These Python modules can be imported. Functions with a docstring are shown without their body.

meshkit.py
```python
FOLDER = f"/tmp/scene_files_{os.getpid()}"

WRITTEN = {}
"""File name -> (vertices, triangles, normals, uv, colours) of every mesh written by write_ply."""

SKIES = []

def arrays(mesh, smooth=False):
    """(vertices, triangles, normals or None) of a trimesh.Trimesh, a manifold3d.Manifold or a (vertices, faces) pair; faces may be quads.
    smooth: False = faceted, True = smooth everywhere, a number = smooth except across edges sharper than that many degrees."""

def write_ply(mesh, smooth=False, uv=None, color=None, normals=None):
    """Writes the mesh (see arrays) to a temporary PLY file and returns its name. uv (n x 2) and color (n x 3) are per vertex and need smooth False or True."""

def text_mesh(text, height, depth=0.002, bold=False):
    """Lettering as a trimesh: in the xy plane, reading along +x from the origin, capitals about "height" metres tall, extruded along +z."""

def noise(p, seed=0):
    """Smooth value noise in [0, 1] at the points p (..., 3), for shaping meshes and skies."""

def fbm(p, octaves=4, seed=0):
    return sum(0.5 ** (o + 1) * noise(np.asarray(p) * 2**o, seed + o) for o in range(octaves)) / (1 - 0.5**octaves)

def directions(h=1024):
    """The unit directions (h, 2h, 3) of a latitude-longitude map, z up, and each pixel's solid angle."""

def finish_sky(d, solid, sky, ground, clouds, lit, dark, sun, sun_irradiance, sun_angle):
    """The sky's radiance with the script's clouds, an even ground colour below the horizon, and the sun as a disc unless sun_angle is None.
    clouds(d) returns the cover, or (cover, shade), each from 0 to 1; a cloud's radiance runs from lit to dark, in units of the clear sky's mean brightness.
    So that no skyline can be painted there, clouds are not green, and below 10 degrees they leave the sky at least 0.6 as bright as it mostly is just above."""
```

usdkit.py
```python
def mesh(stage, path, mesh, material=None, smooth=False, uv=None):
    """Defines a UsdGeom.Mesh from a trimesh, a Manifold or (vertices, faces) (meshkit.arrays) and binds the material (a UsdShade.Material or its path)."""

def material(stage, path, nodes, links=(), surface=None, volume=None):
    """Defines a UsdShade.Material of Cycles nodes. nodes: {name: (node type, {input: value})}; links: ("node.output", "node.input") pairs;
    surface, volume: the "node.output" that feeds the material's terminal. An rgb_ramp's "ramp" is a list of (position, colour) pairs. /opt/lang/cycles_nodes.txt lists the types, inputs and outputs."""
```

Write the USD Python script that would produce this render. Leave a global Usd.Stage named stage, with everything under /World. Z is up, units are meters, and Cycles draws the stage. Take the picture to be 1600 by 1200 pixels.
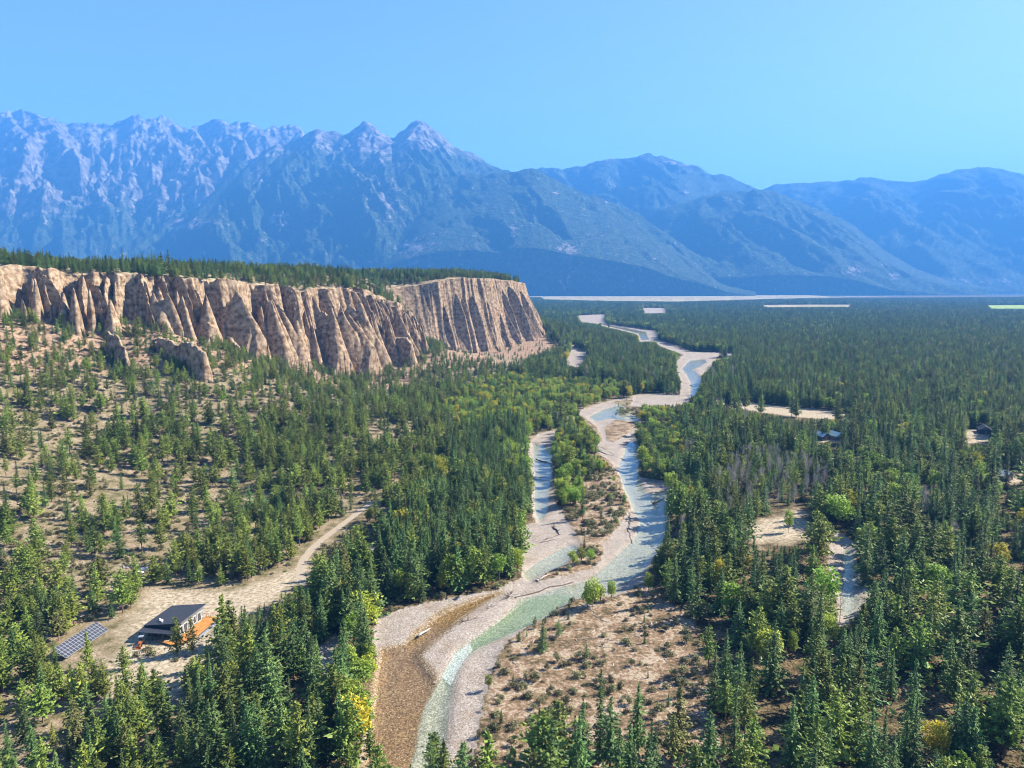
import math
import numpy as np
import shapely
import trimesh
import usdkit
import meshkit
from pxr import Usd, UsdGeom, UsdLux, UsdShade, Gf, Sdf, Vt
from scipy.ndimage import gaussian_filter, map_coordinates
from scipy.spatial import cKDTree

# ------------------------------------------------------------------ camera, sky, sun, exposure
CAM_H, FPX, PITCH = 105.0, 1142.0, math.radians(7.68)
SUN_EL, SUN_XY = math.radians(37.0), (1.0, 0.33)
SUN_INTENSITY, SUN_COLOR = 1.25, (1.0, 0.91, 0.76)
SKY_STRENGTH = 0.056
EXPOSURE = 2.05
HAZE_DENSITY, HAZE_COLOR, HAZE_G = 0.82e-4, (0.085, 0.34, 0.92), 0.05

stage = Usd.Stage.CreateInMemory()
UsdGeom.SetStageUpAxis(stage, "Z")
UsdGeom.SetStageMetersPerUnit(stage, 1.0)
UsdGeom.Xform.Define(stage, "/World")
UsdGeom.Scope.Define(stage, "/World/Looks")

cam = UsdGeom.Camera.Define(stage, "/World/camera")
cam.CreateHorizontalApertureAttr(36.0)
cam.CreateVerticalApertureAttr(27.0)
cam.CreateFocalLengthAttr(36.0 * FPX / 1600.0)
cam.CreateClippingRangeAttr(Gf.Vec2f(1.0, 60000.0))
cam.CreateExposureAttr(EXPOSURE)
cam.AddTranslateOp().Set(Gf.Vec3d(0, 0, CAM_H))
cam.AddRotateXOp().Set(90.0 - math.degrees(PITCH))

sh = np.array([SUN_XY[0], SUN_XY[1]]) / math.hypot(*SUN_XY)
SUN_DIR = np.array([sh[0] * math.cos(SUN_EL), sh[1] * math.cos(SUN_EL), math.sin(SUN_EL)])
usdkit.material(stage, "/World/Looks/sky_look", {
    "sky": ("sky_texture", {"sky_type": "single_scattering", "sun_disc": False, "sun_elevation": SUN_EL,
                            "sun_rotation": math.atan2(SUN_DIR[0], SUN_DIR[1]), "altitude": 900.0, "air_density": 1.0, "aerosol_density": 1.4, "ozone_density": 3.0}),
    "bg": ("background_shader", {"strength": SKY_STRENGTH})}, [("sky.color", "bg.color")], surface="bg.background")
dome = UsdLux.DomeLight.Define(stage, "/World/sky")
UsdShade.MaterialBindingAPI.Apply(dome.GetPrim()).Bind(UsdShade.Material.Get(stage, "/World/Looks/sky_look"))
dome.GetPrim().SetCustomDataByKey("kind", "structure")
sun = UsdLux.DistantLight.Define(stage, "/World/sun")
sun.CreateIntensityAttr(SUN_INTENSITY)
sun.CreateAngleAttr(0.53)
sun.CreateNormalizeAttr(True)
sun.CreateColorAttr(Gf.Vec3f(*SUN_COLOR))
zax = SUN_DIR
xax = np.cross([0, 0, 1.0], zax); xax /= np.linalg.norm(xax)
yax = np.cross(zax, xax)
sun.AddTransformOp().Set(Gf.Matrix4d(*xax, 0, *yax, 0, *zax, 0, 0, 0, 0, 1))

# ------------------------------------------------------------------ helpers
RNG = np.random.default_rng(7)
FWD = np.array([0, math.cos(PITCH), -math.sin(PITCH)])
UPV = np.array([0, math.sin(PITCH), math.cos(PITCH)])
CAMP = np.array([0, 0, CAM_H])


def ray(px, py):
    px, py = np.asarray(px, float), np.asarray(py, float)
    a, b = (px - 800) / FPX, (600 - py) / FPX
    return np.stack([a, FWD[1] + b * UPV[1], FWD[2] + b * UPV[2]], -1)


def at(px, py, depth):
    """The point seen at a picture position, a given distance ahead (y)."""
    d = ray(px, py)
    return CAMP + d * (np.asarray(depth, float) / d[..., 1])[..., None]


def flat(px, py, z=0.0):
    d = ray(px, py)
    return CAMP + d * ((z - CAM_H) / d[..., 2])[..., None]


def to_px(p):
    r = np.asarray(p, float) - CAMP
    zc = r @ FWD
    zs = np.where(zc > 1, zc, 1)
    return np.where(zc > 1, 800 + FPX * r[..., 0] / zs, -9999), np.where(zc > 1, 600 - FPX * (r @ UPV) / zs, -9999)


def sstep(x, a=0.0, b=1.0):
    t = np.clip((x - a) / (b - a), 0, 1)
    return t * t * (3 - 2 * t)


def n2(x, y, scale, octaves=4, seed=0):
    """Noise around zero, about -1 to 1."""
    p = np.stack([np.asarray(x, float) / scale + 1000.3, np.asarray(y, float) / scale + 1000.7, np.full(np.shape(x), seed * 7.31 + 0.5)], -1)
    return 2 * meshkit.fbm(p, octaves, seed) - 1


def ridged(x, y, seed=0, octaves=3):
    s, a = 0, 1.0
    for o in range(octaves):
        s = s + a * (1 - np.abs(2 * meshkit.noise(np.stack([x * 2**o + 500.1, y * 2**o + 500.2, np.full(np.shape(x), seed + 3.7 * o)], -1), seed + o) - 1) * 2)
        a *= 0.5
    return s / 1.75


used = {}


def path_of(name, parent=None):
    base = (str(parent.GetPath()) if parent else "/World") + "/" + name
    k = used.get(base, 0)
    used[base] = k + 1
    return base if k == 0 else f"{base}_{k:03d}"


def tag(prim, label=None, cat=None, group=None, kind=None):
    for k, v in (("label", label), ("category", cat), ("group", group), ("kind", kind)):
        if v:
            prim.SetCustomDataByKey(k, v)
    return prim


def obj(name, mesh, mat, parent=None, smooth=False, **kw):
    m = usdkit.mesh(stage, path_of(name, parent), mesh, mat, smooth=smooth)
    return tag(m.GetPrim(), **kw)


def thing(name, label, cat, loc=(0, 0, 0), rz=0.0, group=None, scale=None):
    x = UsdGeom.Xform.Define(stage, path_of(name))
    x.AddTranslateOp().Set(Gf.Vec3d(*map(float, loc)))
    x.AddRotateZOp().Set(float(rz))
    if scale is not None:
        x.AddScaleOp().Set(Gf.Vec3f(*np.broadcast_to(np.asarray(scale, float), 3).tolist()))
    return tag(x.GetPrim(), label, cat, group)


def grid_faces(nr, nc):
    i, j = np.meshgrid(np.arange(nr - 1), np.arange(nc - 1), indexing="ij")
    a = i * nc + j
    return np.stack([a, a + 1, a + nc + 1, a + nc], -1).reshape(-1, 4)


def primvar(prim, name, values):
    UsdGeom.PrimvarsAPI(prim).CreatePrimvar(name, Sdf.ValueTypeNames.FloatArray, "vertex").Set(Vt.FloatArray.FromNumpy(np.asarray(values, np.float32)))


class Look:
    """Small builder of Cycles node graphs."""

    def __init__(self, name):
        self.name, self.nodes, self.links = name, {}, []

    def n(self, kind, out=None, **inputs):
        key = f"{kind}_{len(self.nodes)}"
        vals = {}
        for k, v in inputs.items():
            if isinstance(v, Ref):
                self.links.append((v.s, f"{key}.{k}"))
            else:
                vals[k] = v
        self.nodes[key] = (kind, vals)
        return Ref(f"{key}.{out}") if out else key

    def pos(self):
        return self.n("geometry", "position")

    def noise(self, scale, detail=3, rough=0.55, vec=None, distortion=0.0):
        return self.n("noise_texture", "fac", vector=vec or self.p, scale=scale, detail=detail, roughness=rough, distortion=distortion)

    def math(self, op, a, b=0.0, clamp=False):
        return self.n("math", "value", math_type=op, value1=a, value2=b, use_clamp=clamp)

    def mix(self, fac, a, b):
        return self.n("mix_color", "result", blend_type="mix", fac=fac, a=a, b=b)

    def mul(self, fac, a, b):
        return self.n("mix_color", "result", blend_type="multiply", fac=fac, a=a, b=b)

    def ramp(self, fac, stops):
        return self.n("rgb_ramp", "color", fac=fac, ramp=stops)

    def attr(self, name):
        return self.n("attribute", "fac", attribute=name)

    def mask(self, name, amp, scale, soft=1.0, detail=4):
        """1 inside a region whose signed distance (metres) is the attribute, its edge broken up by noise."""
        e = self.math("multiply", self.math("subtract", self.noise(scale, detail), 0.5), 2 * amp)
        return self.math("add", self.math("divide", self.math("add", self.attr(name), e), soft), 0.5, clamp=True)

    def band(self, v, lo, hi):
        return self.n("map_range", "result", value=v, from_min=lo, from_max=hi, to_min=0.0, to_max=1.0, clamp=True)

    def done(self, color, rough=0.9, bump=None, strength=0.5, dist=0.2, spec=0.2, **kw):
        args = dict(roughness=rough, specular_ior_level=spec, base_color=color, **kw)
        if bump is not None:
            args["normal"] = self.n("bump", "normal", height=bump, strength=strength, distance=dist)
        s = self.n("principled_bsdf", "BSDF", **args)
        return self.end(s.s)

    def end(self, surface):
        return usdkit.material(stage, f"/World/Looks/{self.name}", self.nodes, self.links, surface=surface)


class Ref:
    def __init__(self, s):
        self.s = s


def look(name):
    g = Look(name)
    g.p = g.pos()
    return g


def plain(name, color, rough=0.7, spec=0.3, var=0.12, scale=3.0, **kw):
    g = look(name)
    c = g.mix(g.noise(scale, 3), tuple(x * (1 - var) for x in color), tuple(min(1, x * (1 + var)) for x in color))
    return g.done(c, rough, spec=spec, **kw)


# ------------------------------------------------------------------ the edge of the terrace (foot and rim of the cliff)
# px, foot row, rim row, distance ahead of the foot, wall depth, talus length
EDGE = [(-1200, 560, 402, 260, 20, 330), (-620, 520, 406, 350, 20, 335), (-320, 502, 408, 440, 20, 340), (-120, 492, 411, 500, 20, 340),
        (0, 490, 413, 540, 20, 340), (60, 492, 417, 556, 20, 340), (131, 506, 427, 578, 18, 340), (180, 502, 429, 592, 16, 335),
        (240, 500, 431, 606, 14, 330), (310, 532, 434, 636, 18, 320), (375, 556, 439, 676, 22, 300), (450, 566, 447, 716, 24, 280),
        (510, 592, 455, 752, 27, 260), (553, 578, 450, 795, 27, 250), (600, 556, 452, 845, 24, 240), (640, 550, 474, 893, 18, 220),
        (671, 548, 499, 925, 12, 200), (660, 538, 492, 985, 40, 180), (650, 528, 468, 1045, 70, 170), (661, 534, 447, 1072, 50, 170),
        (690, 549, 440, 1085, 34, 160), (740, 552, 434, 1118, 36, 150), (800, 540, 436, 1187, 36, 150), (836, 528, 440, 1238, 38, 150),
        (852, 521, 443, 1290, 42, 150), (846, 514, 443, 1360, 36, 150), (825, 500, 443, 1520, 40, 150), (775, 490, 443, 1850, 40, 150), (690, 480, 443, 2350, 40, 150)]
E = np.array(EDGE, float)
foot = at(E[:, 0], E[:, 1], E[:, 3])
rim = at(E[:, 0], E[:, 2], E[:, 3] + E[:, 4] * 0.8)
knots = np.concatenate([[0], np.cumsum(np.linalg.norm(np.diff(foot[:, :2], axis=0), axis=1))])
us = np.arange(0, knots[-1], 0.5)
edge_raw = np.stack([np.interp(us, knots, foot[:, k]) for k in range(2)], -1)
sm = lambda a, s: gaussian_filter(a, s, mode="nearest")
edge = np.stack([sm(edge_raw[:, 0], 16), sm(edge_raw[:, 1], 16)], -1)
ZF = sm(np.interp(us, knots, foot[:, 2]), 16)
ZT = sm(np.interp(us, knots, rim[:, 2]), 16)
WALL = sm(np.interp(us, knots, E[:, 4]), 16)
TAL = sm(np.interp(us, knots, E[:, 5]), 16)
edge_tree = cKDTree(edge)
terrace = shapely.Polygon(np.vstack([edge, [[-2600, 2600], [-2600, 100]]]))
shapely.prepare(terrace)
U_OF = lambda px: float(np.interp(px, E[:17, 0], knots[:17]))
U_TIP, U_BLUFF0, U_BLUFF1 = knots[16], knots[18], knots[26]


def edge_coords(x, y):
    """(distance outward from the foot line, position along it)."""
    d, i = edge_tree.query(np.stack([x, y], -1), workers=-1)
    inside = shapely.contains_xy(terrace, x, y)
    return np.where(inside, -d, d), us[i]


# talus and ground on a coarse map, smoothed
GX, GY, GS = np.arange(-900, 901, 5.0), np.arange(60, 2500, 5.0), 5.0
gxx, gyy = np.meshgrid(GX, GY)
gd, gu = edge_coords(gxx.ravel(), gyy.ravel())
gzf, gl = np.interp(gu, us, ZF), np.interp(gu, us, TAL)
gz = gzf * np.clip(1 - np.maximum(gd, 0) / gl, 0, 1) ** 1.75
RILL = (5.0 * ridged((gu + 8 * n2(gxx.ravel(), gyy.ravel(), 60, 2, 61)) / 46, gd / 160, 62, 2) * np.clip(gz / 40, 0, 1) * sstep(gd, 0, 25)).reshape(gxx.shape)
TALUS = gaussian_filter(gz.reshape(gxx.shape), 2.0) + gaussian_filter(RILL, 0.6)
GDIST = gd.reshape(gxx.shape)


def lookup(a, x, y):
    return map_coordinates(a, [(np.asarray(y) - GY[0]) / GS, (np.asarray(x) - GX[0]) / GS], order=1, mode="nearest")


def ground_z(x, y):
    """The land before any river channel is cut."""
    x, y = np.asarray(x, float), np.asarray(y, float)
    t = lookup(TALUS, x, y)
    d = lookup(GDIST, x, y)
    far = (y > GY[-1]) | (np.abs(x) > 900)
    t = np.where(far, 0, t)
    d = np.where(far, 500, d)
    z = t + sstep(t, 2, 25) * (2.2 * n2(x, y, 28, 4, 3) + 3.0 * n2(x, y, 75, 2, 4)) + 0.35 * n2(x, y, 30, 3, 5)
    return z - np.clip(-d - 9, 0, 60) * 0.9


def hit(px, py):
    """Where the line of sight through a picture position meets the land."""
    px, py = np.atleast_1d(np.asarray(px, float)), np.atleast_1d(np.asarray(py, float))
    d = ray(px, py)
    d = d / d[:, 1:2]
    ts = np.geomspace(80, 9000, 900)
    P = CAMP + d[:, None, :] * ts[None, :, None]
    below = P[..., 2] < ground_z(P[..., 0], P[..., 1])
    i = np.argmax(below, 1)
    lo, hi = ts[np.maximum(i - 1, 0)], ts[i]
    for _ in range(14):
        m = (lo + hi) / 2
        q = CAMP + d * m[:, None]
        b = q[:, 2] < ground_z(q[:, 0], q[:, 1])
        lo, hi = np.where(b, lo, m), np.where(b, m, hi)
    return CAMP + d * hi[:, None]


# ------------------------------------------------------------------ plan of the valley floor, traced as regions
def region(pts, sloped=False):
    pts = np.array(pts, float)
    w = hit(pts[:, 0], pts[:, 1])[:, :2] if sloped else flat(pts[:, 0], pts[:, 1])[:, :2]
    return shapely.Polygon(w).buffer(0)


corridor = region([(560, 1200), (575, 1120), (587, 1045), (582, 985), (592, 962), (640, 946), (725, 929), (774, 919), (813, 902), (816, 884), (816, 842), (813, 822), (836, 816),
                   (832, 797), (829, 757), (826, 725), (823, 695), (840, 678), (872, 669), (885, 662), (900, 652), (908, 640), (937, 630), (969, 622), (998, 622), (1003, 650), (994, 686),
                   (1006, 712), (996, 730), (1000, 745), (1047, 752), (1048, 790), (1040, 822), (1037, 852), (1013, 887), (1007, 910), (961, 930), (897, 934), (862, 958), (832, 972),
                   (797, 998), (780, 1020), (771, 1047), (755, 1100), (738, 1200)])
island = region([(868, 690), (880, 668), (911, 650), (930, 664), (942, 684), (928, 702), (955, 722), (981, 765), (986, 790), (965, 824), (940, 850), (941, 870), (926, 888), (905, 892),
                 (867, 902), (842, 905), (853, 893), (882, 882), (905, 862), (906, 845), (890, 818), (867, 782), (864, 755), (862, 720)])
bar_grass = region([(948, 686), (944, 668), (962, 656), (992, 657), (992, 668), (975, 680), (958, 690)])
bar_clump = region([(958, 650), (962, 626), (990, 624), (1002, 636), (998, 650), (975, 655)])
upper_a = region([(1062, 622), (1063, 597), (1053, 570), (1071, 548), (1116, 550), (1155, 552), (1147, 559), (1120, 557), (1113, 577), (1097, 588), (1099, 605), (1089, 622), (1075, 632)])
upper_link = region([(985, 634), (990, 617), (1030, 614), (1062, 616), (1082, 626), (1060, 634), (1015, 636)])
upper_ab = region([(1020, 530), (1034, 532), (1075, 546), (1085, 553), (1060, 552), (1030, 540)])
upper_bc = region([(926, 500), (945, 500), (950, 508), (936, 509)])
upper_b = region([(932, 505), (974, 510), (1027, 517), (1031, 534), (996, 535), (995, 522), (964, 514), (938, 510)])
upper_c = region([(901, 493), (945, 491), (946, 499), (934, 507), (915, 505), (903, 500)])
patch_d = region([(1003, 481), (1038, 481), (1044, 489), (1004, 490)])
cut_bank = region([(880, 572), (893, 545), (921, 552), (906, 574)])
oxbow = region([(1302, 830), (1320, 836), (1338, 850), (1338, 876), (1352, 914), (1364, 928), (1350, 950), (1334, 968), (1312, 986), (1306, 930), (1294, 880), (1296, 850)])
clearing = region([(1165, 818), (1220, 800), (1262, 794), (1272, 830), (1250, 850), (1215, 850), (1180, 866), (1168, 842)])
road_bank = region([(1105, 621), (1200, 632), (1290, 641), (1335, 649), (1335, 657), (1250, 652), (1200, 646), (1105, 632)])
small_clear = [region(p) for p in ([(1505, 674), (1552, 668), (1556, 690), (1512, 692)], [(1560, 742), (1640, 738), (1640, 752), (1562, 756)], [(1562, 905), (1592, 903), (1590, 930), (1566, 934)],
                                   [(1270, 680), (1318, 678), (1322, 690), (1272, 692)], [(1308, 568), (1335, 568), (1335, 575), (1306, 576)], [(1440, 658), (1470, 655), (1480, 668), (1448, 672)])]
fields_tan = [region(p) for p in ([(1188, 476.5), (1330, 476), (1330, 481), (1200, 481.5)], [(1420, 480), (1440, 480), (1440, 483), (1420, 483)])]
field_green = region([(1540, 477), (1680, 476), (1680, 486), (1545, 486)])
far_strip = region([(760, 459), (900, 458.6), (1200, 458.5), (1420, 459.5), (1420, 462), (1240, 466), (1060, 471), (950, 470), (850, 467.5), (760, 466)])
lake = region([(1250, 460.5), (1380, 457.5), (1500, 456.4), (1900, 456), (1900, 459.5), (1640, 461.3), (1440, 462), (1300, 463.5)])
dry_scrub = region([(741, 1200), (755, 1100), (772, 1050), (800, 1002), (835, 972), (866, 958), (900, 936), (961, 932), (1010, 910), (1040, 935), (1085, 965), (1100, 1050), (1120, 1120), (1130, 1200)])
island_dry = region([(937, 752), (960, 748), (984, 772), (985, 792), (963, 824), (945, 836), (925, 815), (915, 780)])
brown = region([(774, 921), (700, 945), (676, 958), (627, 1001), (592, 1011), (583, 1047), (562, 1200), (668, 1200), (690, 1060), (660, 1021), (680, 1001), (725, 965), (790, 920)])
main_water = region([(640, 1200), (664, 1090), (690, 1052), (712, 1014), (745, 990), (790, 958), (809, 934), (867, 916), (920, 902), (955, 873), (972, 857), (992, 838), (1001, 815), (992, 800), (985, 782),
                     (972, 760), (967, 729), (975, 700), (985, 684), (1001, 700), (997, 726), (998, 747), (1012, 772), (1030, 764), (1047, 772), (1048, 790), (1041, 822), (1034, 852), (1010, 886), (965, 914),
                     (905, 931), (874, 946), (838, 969), (780, 994), (751, 1007), (727, 1024), (712, 1050), (704, 1090), (690, 1200)])
left_water = region([(832, 690), (850, 694), (862, 700), (866, 724), (862, 744), (858, 770), (856, 800), (842, 815), (836, 800), (834, 770), (836, 740), (834, 712)])
left_pool = region([(816, 893), (836, 878), (862, 861), (888, 848), (903, 850), (902, 862), (880, 880), (850, 893), (826, 903)])
top_water = region([(940, 640), (968, 630), (985, 640), (998, 655), (980, 657), (955, 652), (930, 656), (920, 650)])
oxbow_water = region([(1318, 850), (1335, 858), (1334, 876), (1346, 914), (1336, 922), (1346, 936), (1330, 958), (1318, 968), (1316, 930), (1318, 890)])
upper_water = region([(1078, 620), (1080, 597), (1066, 575), (1078, 562), (1102, 560), (1104, 566), (1084, 576), (1096, 590), (1092, 606), (1086, 618)])
upper_water_b = region([(940, 507), (975, 511.5), (1010, 518), (1014, 530), (1002, 531), (998, 521), (970, 514)])
yard = region([(150, 1100), (150, 1060), (175, 1010), (205, 960), (240, 915), (325, 922), (380, 918), (430, 898), (468, 880), (482, 880), (480, 912), (420, 945), (345, 980), (352, 1020), (330, 1060), (300, 1095)], True)
path_line = [(472, 915), (468, 896), (470, 878), (486, 856), (507, 840), (527, 826), (545, 812), (572, 790), (596, 778)]
pw = hit(*np.array(path_line, float).T)[:, :2]
path_poly = shapely.LineString(np.stack([np.interp(np.linspace(0, 1, 60), np.linspace(0, 1, len(pw)), sm(pw[:, k], 0.6)) for k in (0, 1)], -1)).buffer(1.6)
pale_banks = [region(p, True) for p in ([(555, 905), (548, 880), (560, 860), (600, 842), (640, 838), (640, 850), (585, 870), (575, 900)], [(668, 785), (680, 760), (705, 735), (718, 740), (700, 770), (690, 790)],
                                        [(480, 1050), (500, 1010), (525, 985), (530, 1010), (520, 1060)])]
gravel_all = shapely.unary_union([corridor.difference(shapely.unary_union([island, bar_grass, bar_clump])), upper_a, upper_link, upper_ab, upper_bc, upper_b, upper_c, patch_d, cut_bank, oxbow] + pale_banks)
water_all = shapely.unary_union([main_water, left_water, left_pool, top_water, oxbow_water, upper_water, upper_water_b])


def sdf(poly, x, y, cap=40.0):
    """Signed distance to a region's edge, positive inside, capped."""
    out = np.full(len(x), -cap)
    for g in getattr(poly, "geoms", [poly]):
        if g.is_empty:
            continue
        x0, y0, x1, y1 = g.bounds
        near = (x > x0 - cap) & (x < x1 + cap) & (y > y0 - cap) & (y < y1 + cap)
        if not near.any():
            continue
        step = 0.7 if y1 < 900 else 5.0
        pts = [np.array(r.segmentize(step).coords)[:, :2] for r in [g.exterior, *g.interiors]]
        d, _ = cKDTree(np.vstack(pts)).query(np.stack([x[near], y[near]], -1), distance_upper_bound=cap, workers=-1)
        d = np.minimum(d, cap)
        out[near] = np.maximum(out[near], np.where(shapely.contains_xy(g, x[near], y[near]), d, -d))
    return out


# ------------------------------------------------------------------ surface looks
g = look("ground_look")
fine, mid, big = g.noise(1.6, 4, 0.65), g.noise(0.16, 4, 0.6), g.noise(0.025, 4)
forest = g.ramp(mid, [(0.38, (0.10, 0.085, 0.045)), (0.5, (0.19, 0.15, 0.085)), (0.62, (0.30, 0.235, 0.15))])
slope = g.ramp(g.math("add", g.math("multiply", mid, 0.6), g.math("multiply", fine, 0.4)), [(0.38, (0.15, 0.145, 0.070)), (0.45, (0.28, 0.245, 0.155)), (0.52, (0.375, 0.315, 0.235)), (0.58, (0.44, 0.375, 0.295)), (0.65, (0.25, 0.235, 0.115))])
talus_c = g.ramp(g.noise(0.35, 5, 0.65), [(0.38, (0.30, 0.225, 0.16)), (0.5, (0.43, 0.32, 0.24)), (0.62, (0.52, 0.40, 0.31))])
c = g.mix(g.mask("dry_slope", 12, 0.05, 14), forest, slope)
c = g.mix(g.mask("talus", 10, 0.09, 14), c, talus_c)
c = g.mul(g.band(fine, 0.38, 0.60), g.mul(1.0, c, (0.82, 0.81, 0.79)), c)
spots = g.n("voronoi_texture", "distance", vector=g.p, scale=0.55, feature="f1", randomness=1.0)
c = g.mix(g.math("multiply", g.band(spots, 0.32, 0.18), g.band(mid, 0.42, 0.58)), c, (0.115, 0.115, 0.05))
sandc = g.ramp(g.noise(0.7, 5, 0.7), [(0.38, (0.16, 0.14, 0.085)), (0.46, (0.265, 0.22, 0.155)), (0.54, (0.335, 0.28, 0.21)), (0.62, (0.42, 0.355, 0.275))])
c = g.mix(g.mask("sand", 9.0, 0.10, 6), c, sandc)
dryc = g.ramp(g.math("add", g.math("multiply", g.noise(0.12, 5, 0.7), 0.55), g.math("multiply", g.noise(0.9, 4, 0.7), 0.45)), [(0.40, (0.045, 0.045, 0.022)), (0.46, (0.12, 0.085, 0.05)), (0.52, (0.20, 0.135, 0.085)), (0.57, (0.34, 0.285, 0.23)), (0.61, (0.19, 0.165, 0.07))])
c = g.mix(g.mask("dry_scrub", 1.2, 0.4, 1.0), c, dryc)
tanf = g.ramp(g.noise(0.01, 4), [(0.35, (0.17, 0.155, 0.075)), (0.5, (0.27, 0.23, 0.14)), (0.65, (0.36, 0.31, 0.21))])
c = g.mix(g.mask("field", 55, 0.007, 8), c, tanf)
c = g.mix(g.mask("green_field", 6, 0.01, 10), c, (0.22, 0.30, 0.07))
cob = g.n("voronoi_texture", "color", vector=g.p, scale=3.0, feature="f1", randomness=1.0)
cobv = g.n("rgb_to_bw", "val", color=cob)
grav = g.ramp(cobv, [(0.15, (0.15, 0.130, 0.112)), (0.45, (0.245, 0.213, 0.186)), (0.7, (0.285, 0.250, 0.222)), (0.92, (0.38, 0.345, 0.315))])
grav = g.mul(g.band(g.noise(0.12, 4), 0.5, 0.72), grav, (0.80, 0.74, 0.66))
farm = g.band(g.n("separate_xyz", "y", vector=g.p), 450.0, 1300.0)
e_ = g.math("add", g.math("multiply", g.math("subtract", g.noise(0.22, 4), 0.5), 3.2), g.math("multiply", g.math("multiply", g.math("subtract", g.noise(0.035, 4, 0.6), 0.5), 36.0), farm))
gm = g.math("add", g.math("divide", g.math("add", g.attr("gravel"), e_), 0.9), 0.5, clamp=True)
c = g.mix(gm, c, grav)
algae = g.ramp(cobv, [(0.2, (0.085, 0.06, 0.032)), (0.5, (0.18, 0.128, 0.070)), (0.75, (0.25, 0.19, 0.118)), (0.95, (0.40, 0.345, 0.27))])
c = g.mix(g.math("multiply", g.mask("brown", 1.5, 0.2, 1.6), 0.92), c, algae)
bed = g.ramp(cobv, [(0.2, (0.14, 0.14, 0.105)), (0.6, (0.25, 0.245, 0.20)), (0.9, (0.38, 0.37, 0.32))])
c = g.mix(g.mask("water", 0.8, 0.3, 1.0), c, bed)
c = g.mix(g.mask("path", 0.35, 0.6, 0.5), c, g.ramp(g.noise(2.0, 4), [(0.3, (0.25, 0.21, 0.16)), (0.7, (0.33, 0.28, 0.22))]))
GROUND = g.done(c, 0.95, bump=g.math("add", g.math("multiply", cobv, 0.25), g.noise(0.9, 5, 0.7)), strength=0.55, dist=0.45, spec=0.1)

g = look("clay_look")
sx = g.n("separate_xyz", "z", vector=g.p)
strata = g.n("noise_texture", "fac", vector=g.n("mapping", "vector", vector=g.p, scale=(0.004, 0.004, 0.30)), scale=1.0, detail=4.0, roughness=0.6)
streak = g.n("noise_texture", "fac", vector=g.n("mapping", "vector", vector=g.p, scale=(0.7, 0.7, 0.02)), scale=1.0, detail=5.0, roughness=0.65)
c = g.ramp(strata, [(0.3, (0.25, 0.19, 0.135)), (0.45, (0.34, 0.265, 0.19)), (0.6, (0.295, 0.225, 0.16)), (0.72, (0.40, 0.32, 0.235))])
c = g.mul(g.math("multiply", g.band(streak, 0.44, 0.64), 0.22), c, (0.72, 0.68, 0.66))
c = g.mix(g.math("multiply", g.band(g.noise(0.03, 3), 0.56, 0.7), 0.25), c, (0.44, 0.29, 0.17))
c = g.mul(g.band(g.noise(0.25, 4, 0.6), 0.38, 0.66), g.mul(1.0, c, (0.95, 0.945, 0.94)), c)
up = g.band(g.n("separate_xyz", "z", vector=g.n("geometry", "normal")), 0.72, 0.9)
c = g.mix(g.math("multiply", up, g.band(g.noise(0.12, 4), 0.38, 0.55)), c, g.ramp(g.noise(0.5, 4), [(0.3, (0.22, 0.18, 0.10)), (0.7, (0.44, 0.35, 0.24))]))
CLAY = g.done(c, 0.95, bump=streak, strength=0.3, dist=0.8, spec=0.05)

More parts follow.
